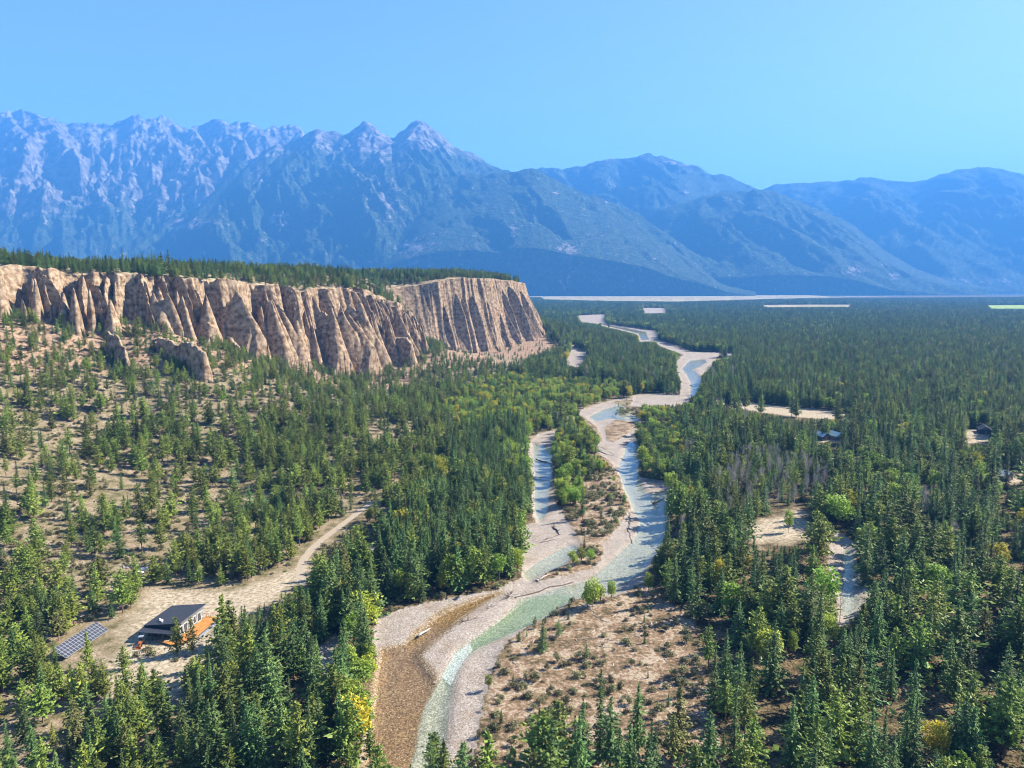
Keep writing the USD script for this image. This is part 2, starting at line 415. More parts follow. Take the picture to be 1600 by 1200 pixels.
g = look("mountain_look")
f1, f2, f3 = g.noise(0.03, 5, 0.8), g.noise(0.007, 5, 0.7), g.noise(0.0015, 3)
wood = g.ramp(f1, [(0.38, (0.010, 0.022, 0.015)), (0.5, (0.034, 0.056, 0.030)), (0.62, (0.085, 0.105, 0.055))])
rock = g.ramp(f2, [(0.36, (0.06, 0.055, 0.052)), (0.5, (0.145, 0.13, 0.118)), (0.62, (0.26, 0.235, 0.205))])
edge_n = g.math("add", g.math("multiply", g.math("subtract", f2, 0.5), 2.4), g.math("multiply", g.math("subtract", f1, 0.5), 2.8))
rm = g.band(g.math("add", g.attr("rock"), edge_n), 0.46, 0.60)
MOUNTAIN = g.done(g.mix(rm, wood, rock), 0.95, bump=g.math("add", f2, g.math("multiply", f1, 0.35)), strength=1.0, dist=70.0, spec=0.05)

g = look("terrace_look")
c = g.ramp(g.noise(0.12, 4), [(0.3, (0.09, 0.085, 0.04)), (0.6, (0.22, 0.18, 0.10)), (0.75, (0.36, 0.29, 0.19))])
TERRACE = g.done(c, 0.95, bump=g.noise(0.8, 4), strength=0.4, dist=0.4, spec=0.1)


def water_look(name, tint, rough=0.06, foam=0.0, bumps=0.55):
    g = look(name)
    rip = g.math("add", g.noise(0.55, 4, 0.6), g.math("multiply", g.noise(2.4, 3, 0.6), 0.5))
    nrm = g.n("bump", "normal", height=rip, strength=bumps, distance=0.22)
    t = g.n("transparent_bsdf", "BSDF", color=g.mix(g.noise(0.10, 3), tint, tuple(0.6 * x + 0.4 for x in tint)))
    gl = g.n("glossy_bsdf", "BSDF", color=(0.95, 0.97, 1.0), roughness=rough, normal=nrm)
    fc_ = g.n("layer_weight", "facing", blend=0.5, normal=nrm)
    fr = g.math("add", g.math("multiply", g.math("power", fc_, 5.0), 0.9), 0.02)
    s = g.n("mix_closure", "closure", fac=fr, closure1=t, closure2=gl)
    if foam:
        d = g.n("diffuse_bsdf", "BSDF", color=(0.8, 0.83, 0.85))
        s = g.n("mix_closure", "closure", fac=g.math("multiply", g.band(g.noise(2.2, 5, 0.75), 0.58 - foam * 0.2, 0.70), 0.75), closure1=s, closure2=d)
    return g.end(s.s)


WATER = water_look("creek_water_look", (0.90, 0.93, 0.87), foam=0.0, bumps=0.3)
WATER_DEEP = water_look("deep_water_look", (0.72, 0.85, 0.68), foam=0.0, bumps=0.3)
WATER_FOAM = water_look("rapid_water_look", (0.75, 0.9, 0.85), foam=0.7, bumps=0.6)
LAKE = water_look("lake_look", (0.55, 0.70, 0.75), 0.12)

# ------------------------------------------------------------------ the ground: one sheet to the foot of the mountains and beyond
AP = np.array([0.0, -300.0])
r = [300.0]
while r[-1] < 19000:
    q = r[-1]
    r.append(q + (8.0 if q < 420 else 1.9 if q < 1000 else 1.9 * (q / 1000) ** 1.75))
r = np.array(r)
ang = np.linspace(-math.radians(47), math.radians(47), 760)
rr, aa = np.meshgrid(r, ang, indexing="ij")
gxv, gyv = (AP[0] + rr * np.sin(aa)).ravel(), (AP[1] + rr * np.cos(aa)).ravel()
S = {"gravel": sdf(gravel_all, gxv, gyv), "water": sdf(water_all, gxv, gyv), "brown": sdf(brown.buffer(0), gxv, gyv), "sand": sdf(shapely.unary_union([yard.buffer(-1.5), clearing.buffer(-2), road_bank] + small_clear), gxv, gyv),
     "path": sdf(path_poly, gxv, gyv), "dry_scrub": np.maximum(np.maximum(sdf(dry_scrub, gxv, gyv), sdf(island, gxv, gyv)), sdf(bar_grass, gxv, gyv)),
     "field": sdf(shapely.unary_union([far_strip] + fields_tan), gxv, gyv), "green_field": sdf(field_green, gxv, gyv)}
dd, _ = edge_coords(gxv, gyv)
S["dry_slope"] = np.clip(np.where(gyv < 1500, 420 - dd - 0.16 * gyv, -60), -60, 60) + np.where((gxv < 5) & (gyv < 520), 0, 0)
river_side = -gxv - 0.02 * gyv + 40
S["dry_slope"] = np.minimum(S["dry_slope"], np.where(gyv < 480, -gxv - 20 + 0.0 * gyv, 60))
S["talus"] = np.clip(95 - dd, -60, 60)
gzv = ground_z(gxv, gyv)
gzv = gzv - 0.55 * sstep(S["gravel"], -2, 3) - 1.1 * sstep(np.maximum(S["water"], S["brown"] - 1.5), -2.0, 2.5) + (0.3 * n2(gxv, gyv, 7, 3, 9) + 0.7 * n2(gxv, gyv, 24, 2, 10)) * sstep(S["gravel"], 0, 4)
gm = usdkit.mesh(stage, path_of("ground"), (np.stack([gxv, gyv, gzv], -1), grid_faces(len(r), len(ang))[:, ::-1]), GROUND, smooth=True)
tag(gm.GetPrim(), "dry valley floor and slope with gravel river bars", kind="structure")
for k, v in S.items():
    primvar(gm, k, v)


def land(x, y):
    """Ground height including the river's channel."""
    x, y = np.asarray(x, float), np.asarray(y, float)
    return ground_z(x, y) - 0.55 * sstep(sdf(gravel_all, x, y), -2, 3) - 1.1 * sstep(sdf(water_all, x, y), -2.0, 2.5)


def sheet(poly, z, step):
    """A region as a flat sheet."""
    parts = []
    for q in getattr(poly, "geoms", [poly]):
        v, f = trimesh.creation.triangulate_polygon(shapely.Polygon(q.exterior.segmentize(step)), engine="earcut")
        a_ = np.cross(v[f[:, 1]] - v[f[:, 0]], v[f[:, 2]] - v[f[:, 0]])
        f = np.where((a_ < 0)[:, None], f[:, ::-1], f)
        parts.append(trimesh.Trimesh(np.column_stack([v, np.full(len(v), z)]), f, process=False))
    return trimesh.util.concatenate(parts)


deep = region([(735, 1000), (790, 959), (830, 930), (880, 922), (900, 928), (874, 946), (838, 969), (780, 994), (751, 1007), (738, 1012)])
rapid = region([(690, 1052), (708, 1018), (735, 1000), (738, 1012), (727, 1024), (714, 1048), (704, 1066)])
def wsmooth(p):
    """A softened outline with an uneven, natural edge."""
    p = p.buffer(1.5).buffer(-3.0).buffer(1.5)
    out = []
    for q_ in getattr(p, "geoms", [p]):
        c_ = np.array(shapely.Polygon(q_.exterior).segmentize(1.5).exterior.coords)
        out.append(shapely.Polygon(c_ + np.stack([n2(c_[:, 0], c_[:, 1], 5, 3, 64), n2(c_[:, 0], c_[:, 1], 5, 3, 65)], -1) * 1.6).buffer(0))
    return shapely.unary_union(out)

obj("river_water", sheet(wsmooth(main_water).difference(shapely.unary_union([deep, rapid])), -0.95, 4), WATER, kind="structure", label="shallow braided creek running down the gravel bed")
obj("river_pool", sheet(deep.intersection(wsmooth(main_water)), -0.95, 4), WATER_DEEP, kind="structure", label="turquoise pool of the creek below the gravel island")
AMBER = water_look("amber_water_look", (0.86, 0.78, 0.62), foam=0.0, bumps=0.25)
obj("river_shallows", sheet(wsmooth(brown).difference(wsmooth(main_water)), -1.02, 4), AMBER, kind="structure", label="amber brown shallows left of the gravel bar")
obj("river_rapid", sheet(rapid.intersection(wsmooth(main_water)), -0.95, 4), WATER_FOAM, kind="structure", label="white riffle where the turquoise pool runs out")
for nm, p, lab in (("side_channel", left_water, "blue side channel left of the wooded island"), ("side_channel_pool", left_pool, "greenish still pool at the foot of the wooded island"),
                   ("bend_water", top_water, "bend of the creek above the wooded island"), ("oxbow_water", oxbow_water, "bright blue oxbow water among the pines on the right"),
                   ("upper_river_water", upper_water, "upper bend of the creek among dark forest"), ("far_river_water", upper_water_b, "farthest visible bend of the creek")):
    obj(nm, sheet(wsmooth(p), -0.95, 4), WATER, kind="structure", label=lab)
obj("lake", sheet(lake, 0.9, 200), LAKE, kind="structure", label="pale lake at the foot of the far mountains")

# ------------------------------------------------------------------ cliff of clay fins and the far bluff
O, T1 = np.array([-470.0, 330.0]), np.array([0.469, 0.883])
T2 = np.array([T1[1], -T1[0]])
ss, tt = np.arange(-40, 1240, 0.75), np.arange(-130, 92, 0.8)
sg, tg = np.meshgrid(ss, tt, indexing="ij")
cx, cy = (O[0] + sg * T1[0] + tg * T2[0]).ravel(), (O[1] + sg * T1[1] + tg * T2[1]).ravel()
cd, cu = edge_coords(cx, cy)
zf, zt, wl = (np.interp(cu, us, a) for a in (ZF, ZT, WALL))
bluff = sstep(cu, U_BLUFF0 - 10, U_BLUFF0 + 25)
hood = 1 - sstep(cu, U_TIP - 5, U_TIP + 15)
gully = 1 - np.clip(bluff + hood, 0, 1)
warp = 6.0 * n2(cu, cd, 38, 3, 11) + 1.5 * n2(cu, cd, 8, 2, 12)
vari = np.clip(1 + 1.1 * n2(cu, cu * 0, 60, 2, 14), 0.25, 2)
flute = hood * vari * (7.0 * ridged((cu + 1.6 * warp) / 24, cd / 60, 20, 2) + 3.4 * ridged((cu + warp) / 10, cd / 60, 21) + 2.0 * ridged((cu + warp) / 4.2, cd / 40, 22, 2)) + bluff * (5.0 * ridged((cu + 2 * warp) / 37, cd / 60, 25, 2) + 2.6 * vari * ridged((cu + 2.0 * warp) / 12, cd / 45, 23) + 0.9 * ridged((cu + 1.2 * warp) / 3.4, cd / 30, 24, 2))
d1 = cd + 3 * hood - flute - hood * 8 * n2(cu, cd * 0.3, 48, 2, 13)
ALC = [(U_OF(a), w_, dep) for a, w_, dep in ((22, 7, 9), (52, 8, 12), (118, 11, 16), (165, 6, 9), (205, 7, 10), (252, 11, 15), (288, 9, 13), (345, 8, 12), (412, 9, 12), (468, 7, 12), (530, 8, 12), (585, 7, 10))]
for a, w_, dep in ALC:
    d1 = d1 + dep * np.exp(-((cu + 0.5 * warp + 0.25 * cd - a) / w_) ** 4)
f = np.clip(-d1 / wl, 0, 1)
wallp = np.where(bluff > 0.5, 0.75 * f ** 1.7 + 0.25 * f, f ** 0.95)
wallp = gully * sstep(f) + (1 - gully) * wallp
back = sstep(-cd - wl, 0, 70)
jag = hood * (4.0 * n2(cu, cd, 9, 3, 31) + 2.0 * n2(cu, cd, 30, 2, 32)) + bluff * 1.5 * n2(cu, cd, 12, 3, 33)
top = zt + jag + (np.maximum(118, zt + 4) - zt) * back * (1 - 0.75 * gully) + 1.2 * n2(cx, cy, 25, 3, 34)
base = ground_z(cx, cy)
foot_z = np.where(cd > 0, base - 2.5, np.minimum(zf, base + 0.3) * sstep(cd, -6, 0) + zf * (1 - sstep(cd, -6, 0)))
ch = foot_z + (top - foot_z) * wallp
rng = np.random.default_rng(11)


def fins(u0, u1, gap, Lr, steep, crest, skew, fall, width=None):
    """Knife-edged clay ridges running out from the wall."""
    global ch
    u = u0
    while u < u1:
        L, s, k, cr, p = rng.uniform(*Lr), rng.uniform(*steep), rng.uniform(*skew), rng.uniform(*crest), rng.uniform(*fall)
        ui = u
        u += rng.uniform(*gap)
        if any(abs(ui - a) < 0.75 * w_ for a, w_, _ in ALC):
            continue
        m = np.nonzero((np.abs(cu - ui) < 60) & (cd < L + 6) & (cd > -45))[0]
        if not len(m):
            continue
        j = int(np.clip(np.searchsorted(us, ui), 0, len(us) - 1))
        W = WALL[j]
        q = np.clip((cd[m] + W) / (L + W), 0, 1)
        wob = 1.8 * n2(cd[m], np.full(len(m), ui), 9, 2, 41) + 1.3 * n2(cx[m], cy[m], 5, 2, 45)
        du = np.abs(cu[m] - ui - k * (cd[m] + W) + wob)
        z0, z1 = zf[m] - 6, zf[m] + (zt[m] - zf[m]) * cr
        teeth = 4.5 * n2(cd[m], np.full(len(m), ui * 3.1), 5, 3, 42) + 3.0 * n2(cd[m], np.full(len(m), ui * 1.7), 14, 2, 43)
        crestz = z0 + (z1 - z0) * (1 - q ** p) + teeth * (1 - q)
        h = crestz - s * (np.sqrt(du ** 2 + 0.3) - 0.5) + 0.8 * ridged(cu[m] / 2.6, (cd[m]) / 9, 44, 2)
        ch[m] = np.maximum(ch[m], h)


fins(40, U_OF(300), (9, 20), (3, 20), (3.5, 8.0), (0.45, 1.0), (-0.7, 0.6), (0.9, 2.4))
fins(U_OF(150), U_OF(480), (8, 16), (4, 18), (4.0, 9.0), (0.45, 1.0), (-0.5, 0.6), (1.0, 2.8))
fins(U_OF(380), U_OF(600), (7, 13), (8, 30), (4.0, 8.5), (0.42, 0.95), (-0.4, 0.7), (0.9, 2.4))
fins(U_OF(590), U_TIP - 6, (8, 12), (3, 14), (3.5, 6.5), (0.60, 1.0), (-0.3, 0.5), (1.2, 3))
fins(40, U_TIP, (5, 10), (0, 8), (4.5, 9.5), (0.70, 1.04), (-0.4, 0.5), (1.2, 3.0))
fins(U_BLUFF0 + 20, U_BLUFF1, (7, 19), (1, 10), (2.6, 4.6), (0.45, 0.95), (-0.3, 0.5), (0.9, 2.2))
for k in range(150):          # free-standing pinnacles in front of the wall
    ui, di = rng.uniform(30, U_TIP - 10), rng.uniform(-6, 13)
    if k > 90:
        ui = rng.uniform(U_OF(330), U_OF(600))
    j = int(np.searchsorted(us, ui))
    hgt, sl, el, an = rng.uniform(0.3, 0.85), rng.uniform(3.5, 8), rng.uniform(1.2, 3.2), rng.uniform(-0.6, 0.6)
    m = np.nonzero((np.abs(cu - ui) < 26) & (np.abs(cd - di) < 26))[0]
    a_, b_ = cu[m] - ui, cd[m] - di
    a_, b_ = a_ * math.cos(an) + b_ * math.sin(an), -a_ * math.sin(an) + b_ * math.cos(an)
    a_ = a_ + 0.9 * n2(cx[m], cy[m], 4, 2, 48)
    r_ = np.hypot(a_, b_ / el)
    h = zf[m] + (ZT[j] - ZF[j]) * hgt - sl * np.maximum(r_ - 0.4, 0) + 2.5 * n2(cx[m], cy[m], 4, 2, 49)
    ch[m] = np.maximum(ch[m], h)
ch = ch + (cd < 30) * np.clip((ch - base) / 12, 0, 1) * np.clip((top - ch) / 6, 0.3, 1) * (1.1 * n2(cx, cy, 4.5, 3, 46) + 0.8 * n2(cx, cy, 11, 2, 47))
ch = np.where(cd > 0, np.maximum(ch, base - 0.9), ch)
ch = np.where((cd > 0) & (ch < base + 0.15), base - 0.9, ch)
faces = grid_faces(len(ss), len(tt))
keep = ((cd[faces] < 48).any(1)) & ((cd[faces] > -105).any(1)) & ((ch[faces] > base[faces] - 0.5).any(1) | (cd[faces] < 0).any(1))
cv = np.stack([cx, cy, ch], -1)


def piece(fc):
    idx, inv = np.unique(fc, return_inverse=True)
    return cv[idx], inv.reshape(fc.shape)


isb = (cu[faces].mean(1) > U_TIP + 45)
obj("clay_cliff", piece(faces[keep & ~isb]), CLAY, smooth=38, kind="structure", label="long beige clay cliff of sharp eroded fins")
obj("clay_bluff", piece(faces[keep & isb]), CLAY, smooth=38, kind="structure", label="fluted pale bluff at the far end of the cliff")


def terrace_z(x, y):
    d, u = edge_coords(x, y)
    zt_, wl_ = np.interp(u, us, ZT), np.interp(u, us, WALL)
    b = 1 - (1 - sstep(u, U_TIP - 5, U_TIP + 15)) - sstep(u, U_BLUFF0 - 10, U_BLUFF0 + 25)
    z = zt_ + (np.maximum(118, zt_ + 4) - zt_) * sstep(-d - wl_, 0, 70) * (1 - 0.75 * np.clip(b, 0, 1) * sstep(-d, 140, 70))
    return z + 1.2 * n2(x, y, 25, 3, 34) + sstep(-d, 150, 700) * (10 + 5 * n2(x, y, 160, 2, 36)), d


tx, ty = np.meshgrid(np.arange(-1700, 80, 7.0), np.arange(240, 2300, 7.0))
txf, tyf = tx.ravel(), ty.ravel()
tz, td = terrace_z(txf, tyf)
tfaces = grid_faces(*tx.shape)
tk = (td[tfaces] < -62).all(1) & (np.abs(tyf[tfaces] - 300) < 5000).all(1)
idx, inv = np.unique(tfaces[tk], return_inverse=True)
obj("terrace", (np.stack([txf, tyf, tz - 0.6], -1)[idx], inv.reshape(-1, 4)), TERRACE, smooth=True, kind="structure", label="flat forested terrace above the clay cliff")
cliff_tree = cKDTree(np.stack([cx, cy], -1))


def outcrop(name, label, pts, steep, radius, seed):
    """A clay fin or tower standing on the talus. pts: picture position and distance ahead of points along its crest."""
    cr = at(*np.array(pts, float).T)
    lo, hi = cr[:, :2].min(0) - 26, cr[:, :2].max(0) + 26
    X, Y = np.meshgrid(np.arange(lo[0], hi[0], 0.7), np.arange(lo[1], hi[1], 0.7))
    x, y = X.ravel(), Y.ravel()
    h = np.full(len(x), -99.0)
    wx, wy = x + 1.1 * n2(x, y, 7, 3, seed), y + 1.1 * n2(x, y, 7, 3, seed + 1)
    for a, b in zip(cr[:-1], cr[1:]):
        ab = b - a
        t = np.clip(((wx - a[0]) * ab[0] + (wy - a[1]) * ab[1]) / (ab[0] ** 2 + ab[1] ** 2), 0, 1)
        d = np.hypot(wx - a[0] - t * ab[0], wy - a[1] - t * ab[1])
        h = np.maximum(h, a[2] + t * ab[2] - steep * np.maximum(0, d - radius) - 0.2 * d)
    h += 2.2 * n2(x, y, 5, 3, seed + 2) + 1.3 * ridged(x / 3.2, y / 3.2, seed, 2)
    b = ground_z(x, y)
    h = np.where(h < b, b - 1.2, h)
    fc = grid_faces(*X.shape)
    fc = fc[(h[fc] > b[fc]).any(1)]
    idx, inv = np.unique(fc, return_inverse=True)
    o = obj(name, (np.stack([x, y, h], -1)[idx], inv.reshape(-1, 4)), CLAY, smooth=38)
    tag(o, label, "rock outcrop")


outcrop("clay_outcrop", "leaning clay fin on the slope below the left part of the cliff", [(170, 517, 540), (184, 528, 530), (194, 546, 518), (203, 572, 506)], 4.6, 0.8, 51)
outcrop("clay_outcrop", "square clay tower with a dark left face on the middle of the slope", [(250, 529, 560), (264, 531, 552), (280, 541, 544), (294, 534, 534), (304, 540, 526), (318, 550, 521)], 5.5, 2.0, 55)
outcrop("clay_outcrop", "small clay spur right of the square clay tower", [(352, 524, 662), (362, 530, 645), (372, 542, 628)], 3.6, 1.6, 59)
outcrop("clay_outcrop", "low clay knob below the gap between cliff and far bluff", [(622, 528, 838), (634, 528, 828), (641, 536, 820)], 3.6, 2.2, 63)

# ------------------------------------------------------------------ mountains
def mountain(name, label, crest, D, front, back_, rough, spur, rocky, patches, seed, dome=1.35, lam=750.0, step=3.0, jag=0.0, detail=1.5, spurs=(), sharp=0.62):
    c_ = np.array(crest, float)
    px = np.arange(c_[0, 0], c_[-1, 0], step)
    py = np.interp(px, c_[:, 0], c_[:, 1])
    py = gaussian_filter(py, 0.6) + (jag * (2 * meshkit.fbm(np.stack([px / 14 + 50, px * 0 + seed, px * 0], -1), 3, seed) - 1) if jag else 0)
    t = np.concatenate([np.linspace(0, 0.45, int(26 * detail), endpoint=False), np.linspace(0.45, 1.0, int(60 * detail)), np.linspace(1.03, 1.5, 10)])
    P, T = np.meshgrid(px, t, indexing="ij")
    depth = D + 0.10 * front * n2(px, px * 0, 180, 2, seed)[:, None] + (T - 1) * np.where(T < 1, front, back_)
    zc = at(px, py, D + 0.10 * front * n2(px, px * 0, 180, 2, seed))[:, 2][:, None]
    x, y = (P - 800) / FPX * depth, depth
    zc = np.maximum(zc, -20) + rough * n2(x, y * 0, 220, 4, seed + 1) * sstep(zc, 100, 700)
    zc = np.maximum(zc, -20)
    tc = np.clip(T, 0, 1)
    prof = np.where(T <= 1, tc ** dome, 1 - 1.15 * (T - 1))
    base_m = zc * prof
    wsx, wsy = x + 110 * n2(x, y, 420, 4, seed + 11), y + 110 * n2(x, y, 420, 4, seed + 12)
    top_m = np.full(x.shape, -1e4)
    zmax = float(zc.max())
    for sp in spurs:
        q_ = np.array(sp, float)
        dep_ = np.full(len(q_), float(D))
        for _ in range(6):
            z_ = at(q_[:, 0], q_[:, 1], dep_)[:, 2]
            rt_ = np.clip(z_ / max(z_[0], 1), 0.02, 1)
            dep_ = D + (rt_ ** 1.05 - 1) * front
        w_ = at(q_[:, 0], q_[:, 1], dep_)
        for a, b in zip(w_[:-1], w_[1:]):
            ab = b - a
            u_ = np.clip(((wsx - a[0]) * ab[0] + (wsy - a[1]) * ab[1]) / (ab[0] ** 2 + ab[1] ** 2), 0, 1)
            d_ = np.hypot(wsx - a[0] - u_ * ab[0], wsy - a[1] - u_ * ab[1])
            top_m = np.maximum(top_m, a[2] + u_ * ab[2] - sharp * d_)
    dm = (top_m - base_m) / 60.0
    base_m = base_m + 60.0 * np.log1p(np.exp(np.clip(dm, -30, 30))) * (T < 1.0)
    ampl = np.clip(np.sin(np.pi * tc ** 1.1), 0, 1) ** 0.7 * np.sqrt(np.clip(zc, 0, None) * 1000)
    skew = 0.35 * n2(x, y, 2200, 2, seed + 2)
    wx = x + (y - D) * (0.35 * skew + 0.45) + 140 * n2(x, y, 600, 3, seed + 3)
    rg = ridged(wx / (lam * 1.5), y / (lam * 2.6), seed + 4, 5) + 0.5 * ridged(wx / (lam * 0.42), y / (lam * 0.9), seed + 5, 5) + 0.22 * ridged(wx / (lam * 0.12), y / (lam * 0.16), seed + 8, 4)
    z = base_m + 55 * n2(x, y, 520, 5, seed + 9) * sstep(T, 0.0, 0.10) * (T < 0.9) + spur * ampl * (rg - 0.35) + 1.5 * rough * n2(x, y, 240, 6, seed + 6) * sstep(T, 0.0, 0.25) * (T < 1)
    lim = zc * (0.30 + 0.70 * tc) + 0.02 * zc
    z = np.where(T < 1, np.minimum(z, np.maximum(lim, -30)), z)
    z = np.where(T <= 0, -30, z) - 6 * (1 - sstep(T, 0, 0.05))
    V = np.stack([x, y, z], -1)
    vx, vy = to_px(V)
    rk = rocky[0] + (rocky[1] - rocky[0]) * sstep(np.where(T < 1, z / np.maximum(zc.max(), 1), 1.0), rocky[2], rocky[3])
    rk = rk + 0.35 * np.clip(rg, -1, 1) * (rk > 0.1)
    for (qx, qy, sx_, sy_, a) in patches:
        rk = rk + a * np.exp(-((vx - qx) / sx_) ** 2 - ((vy - qy) / sy_) ** 2)
    o = obj(name, (V.reshape(-1, 3), grid_faces(*P.shape)), MOUNTAIN, smooth=True, kind="structure", label=label)
    primvar(UsdGeom.Mesh(o), "rock", rk.ravel())


mountain("far_mountain", "jagged bare rock range on the left skyline",
         [(-420, 260), (-250, 200), (-120, 170), (-60, 185), (10, 167), (30, 182), (52, 172), (65, 169), (78, 176), (92, 187), (112, 188), (130, 195), (150, 192), (170, 195), (195, 199), (212, 192), (228, 184), (240, 180),
          (250, 190), (262, 189), (275, 187), (288, 190), (300, 197), (312, 205), (325, 196), (338, 192), (350, 188), (362, 193), (375, 195), (388, 193), (400, 196), (410, 203), (425, 205), (438, 201), (452, 202),
          (465, 198), (478, 205), (490, 215), (560, 260), (640, 330), (720, 420)], 12500, 4600, 1500, 95, 0.17, (0.0, 0.62, 0.24, 0.52), [(265, 300, 60, 14, 0.5), (30, 330, 30, 12, 0.4)], 101, 1.9, 800, 1.5, 7.0, 2.6,
         [[(65, 169), (85, 215), (118, 258), (150, 300), (172, 335)], [(10, 167), (28, 220), (58, 270), (82, 320)], [(240, 180), (256, 215), (272, 245), (295, 275), (322, 303)], [(240, 180), (222, 215), (204, 250), (196, 290), (188, 325)],
          [(285, 189), (306, 222), (332, 248), (350, 272)], [(350, 188), (352, 212), (372, 238), (388, 258)], [(400, 196), (406, 218), (428, 234)], [(130, 195), (140, 230), (164, 268), (180, 300)], [(195, 199), (182, 228), (176, 262)], [(-60, 185), (-40, 240), (0, 300), (20, 340)], [(465, 198), (470, 215), (480, 235)]], 0.8)
mountain("far_mountain", "grey rocky mountain with a pointed summit in the middle of the skyline",
         [(60, 440), (140, 392), (190, 365), (250, 333), (290, 312), (320, 296), (350, 278), (380, 259), (410, 245), (440, 231), (460, 222), (480, 214), (495, 206), (510, 202), (525, 205), (540, 207), (552, 210), (565, 200),
          (576, 196), (590, 201), (605, 207), (615, 211), (625, 212), (638, 202), (648, 194), (657, 189), (668, 191), (680, 199), (695, 215), (710, 232), (725, 238), (740, 242), (758, 253), (775, 264), (800, 268), (840, 290), (900, 340), (980, 420)],
         10600, 3300, 1300, 75, 0.22, (0.0, 0.55, 0.66, 0.97), [(300, 350, 40, 12, 0.75), (275, 375, 8, 20, 0.55), (405, 270, 18, 22, 0.6), (440, 345, 22, 14, 0.65), (600, 310, 28, 34, 0.6), (580, 245, 55, 30, 0.55), (510, 212, 22, 8, 0.5), (650, 220, 40, 25, 0.3), (400, 378, 14, 7, 0.6)], 131, 1.7, 800, 1.5, 4.0, 2.4,
         [[(576, 196), (560, 225), (546, 255), (530, 290), (506, 330), (480, 362)], [(625, 212), (612, 240), (600, 270), (584, 300), (562, 326), (530, 352)], [(657, 189), (662, 225), (657, 262), (642, 295), (622, 325)], [(510, 202), (488, 226), (462, 252), (442, 285), (428, 325), (405, 362)],
          [(440, 231), (418, 262), (400, 290), (380, 325), (350, 362)], [(380, 259), (352, 295), (325, 330), (290, 365)], [(300, 306), (270, 340), (235, 372), (200, 400)], [(540, 207), (528, 235), (510, 262), (498, 290)], [(600, 205), (588, 232), (574, 262)], [(695, 215), (690, 250), (680, 285)], [(657, 189), (640, 225), (628, 258)]], 0.72)
mountain("far_mountain", "dark wooded dome mountain in front of the pointed summit",
         [(470, 440), (550, 382), (600, 346), (640, 312), (668, 292), (700, 281), (740, 275), (775, 271), (800, 269), (815, 266), (830, 264), (850, 272), (875, 286), (910, 302), (950, 316), (1000, 341), (1030, 360), (1060, 381), (1090, 403), (1120, 426), (1150, 442), (1180, 452)],
         8900, 1500, 1100, 45, 0.22, (0.0, 0.04, 0.5, 1.0), [(655, 385, 30, 14, 0.6), (635, 402, 18, 10, 0.55), (890, 395, 14, 20, 0.7), (870, 408, 22, 8, 0.55), (880, 452, 14, 5, 0.8), (945, 449, 25, 4, 0.6), (800, 360, 10, 14, 0.4), (740, 390, 12, 6, 0.35)], 161, 1.25, 520, 3.0, 0.0, 1.5,
         [[(740, 275), (720, 310), (690, 350), (650, 388), (612, 412)], [(830, 264), (852, 310), (880, 355), (902, 400), (920, 440)], [(790, 269), (784, 320), (768, 370), (752, 420)], [(668, 292), (640, 335), (605, 370), (570, 400)], [(930, 310), (960, 350), (990, 395), (1010, 430)], [(1030, 360), (1050, 400), (1070, 435)]], 0.55)
mountain("far_mountain", "blue hazy peak behind the wooded domes",
         [(760, 330), (800, 285), (830, 264), (845, 259), (860, 262), (875, 265), (900, 260), (925, 255), (950, 247), (970, 247), (990, 246), (1000, 242), (1008, 241), (1018, 245), (1025, 243), (1040, 250), (1055, 253), (1070, 257), (1085, 263),
          (1100, 269), (1125, 278), (1150, 287), (1175, 296), (1220, 320), (1300, 380), (1380, 430)], 12200, 2600, 1300, 55, 0.28, (0.0, 0.12, 0.6, 1.0), [(958, 285, 8, 12, 0.5), (932, 300, 5, 14, 0.5), (1070, 298, 6, 8, 0.5)], 191, 1.5, 640, 3.0, 0.0, 1.5, [[(1008, 241), (1002, 270), (985, 300)], [(1008, 241), (1040, 275), (1075, 302)], [(950, 247), (938, 275), (930, 305)], [(1125, 278), (1110, 300), (1090, 320)], [(870, 264), (885, 285), (900, 310)]], 0.6)
mountain("far_mountain", "rounded wooded hill right of the middle of the valley",
         [(900, 430), (960, 385), (1010, 340), (1035, 326), (1060, 317), (1090, 309), (1120, 303), (1150, 299), (1180, 298), (1210, 303), (1250, 322), (1280, 332), (1300, 341), (1320, 352), (1340, 366), (1370, 391), (1400, 408), (1425, 421), (1475, 438), (1540, 448)],
         10000, 1900, 1200, 45, 0.2, (0.0, 0.03, 0.5, 1.0), [(1330, 425, 26, 9, 0.55), (1400, 432, 14, 6, 0.5), (1470, 436, 20, 6, 0.4)], 221, 1.3, 560, 3.0, 0.0, 1.5, [[(1180, 298), (1170, 340), (1150, 380), (1122, 420)], [(1120, 303), (1090, 340), (1060, 378)], [(1250, 322), (1278, 370), (1310, 412)], [(1210, 303), (1216, 350), (1225, 400)]], 0.55)
mountain("far_mountain", "long pale blue ridge at the right edge of the skyline",
         [(1040, 400), (1110, 340), (1160, 305), (1180, 296), (1200, 287), (1215, 288), (1230, 286), (1265, 285), (1300, 283), (1320, 282), (1335, 278), (1345, 276), (1370, 281), (1400, 284), (1430, 283), (1450, 276), (1475, 268), (1500, 265), (1540, 264), (1570, 271),
          (1600, 284), (1660, 300), (1750, 320), (1900, 345), (2000, 430)], 13500, 3900, 1500, 50, 0.26, (0.0, 0.02, 0.6, 1.0), [(1540, 438, 60, 5, 0.5)], 251, 1.5, 760, 3.0, 0.0, 1.5, [[(1345, 276), (1362, 320), (1400, 362)], [(1500, 265), (1490, 310), (1470, 350), (1440, 392)], [(1540, 264), (1568, 320), (1600, 372)], [(1230, 286), (1245, 310), (1270, 330)], [(1660, 300), (1690, 350), (1720, 400)]], 0.6)

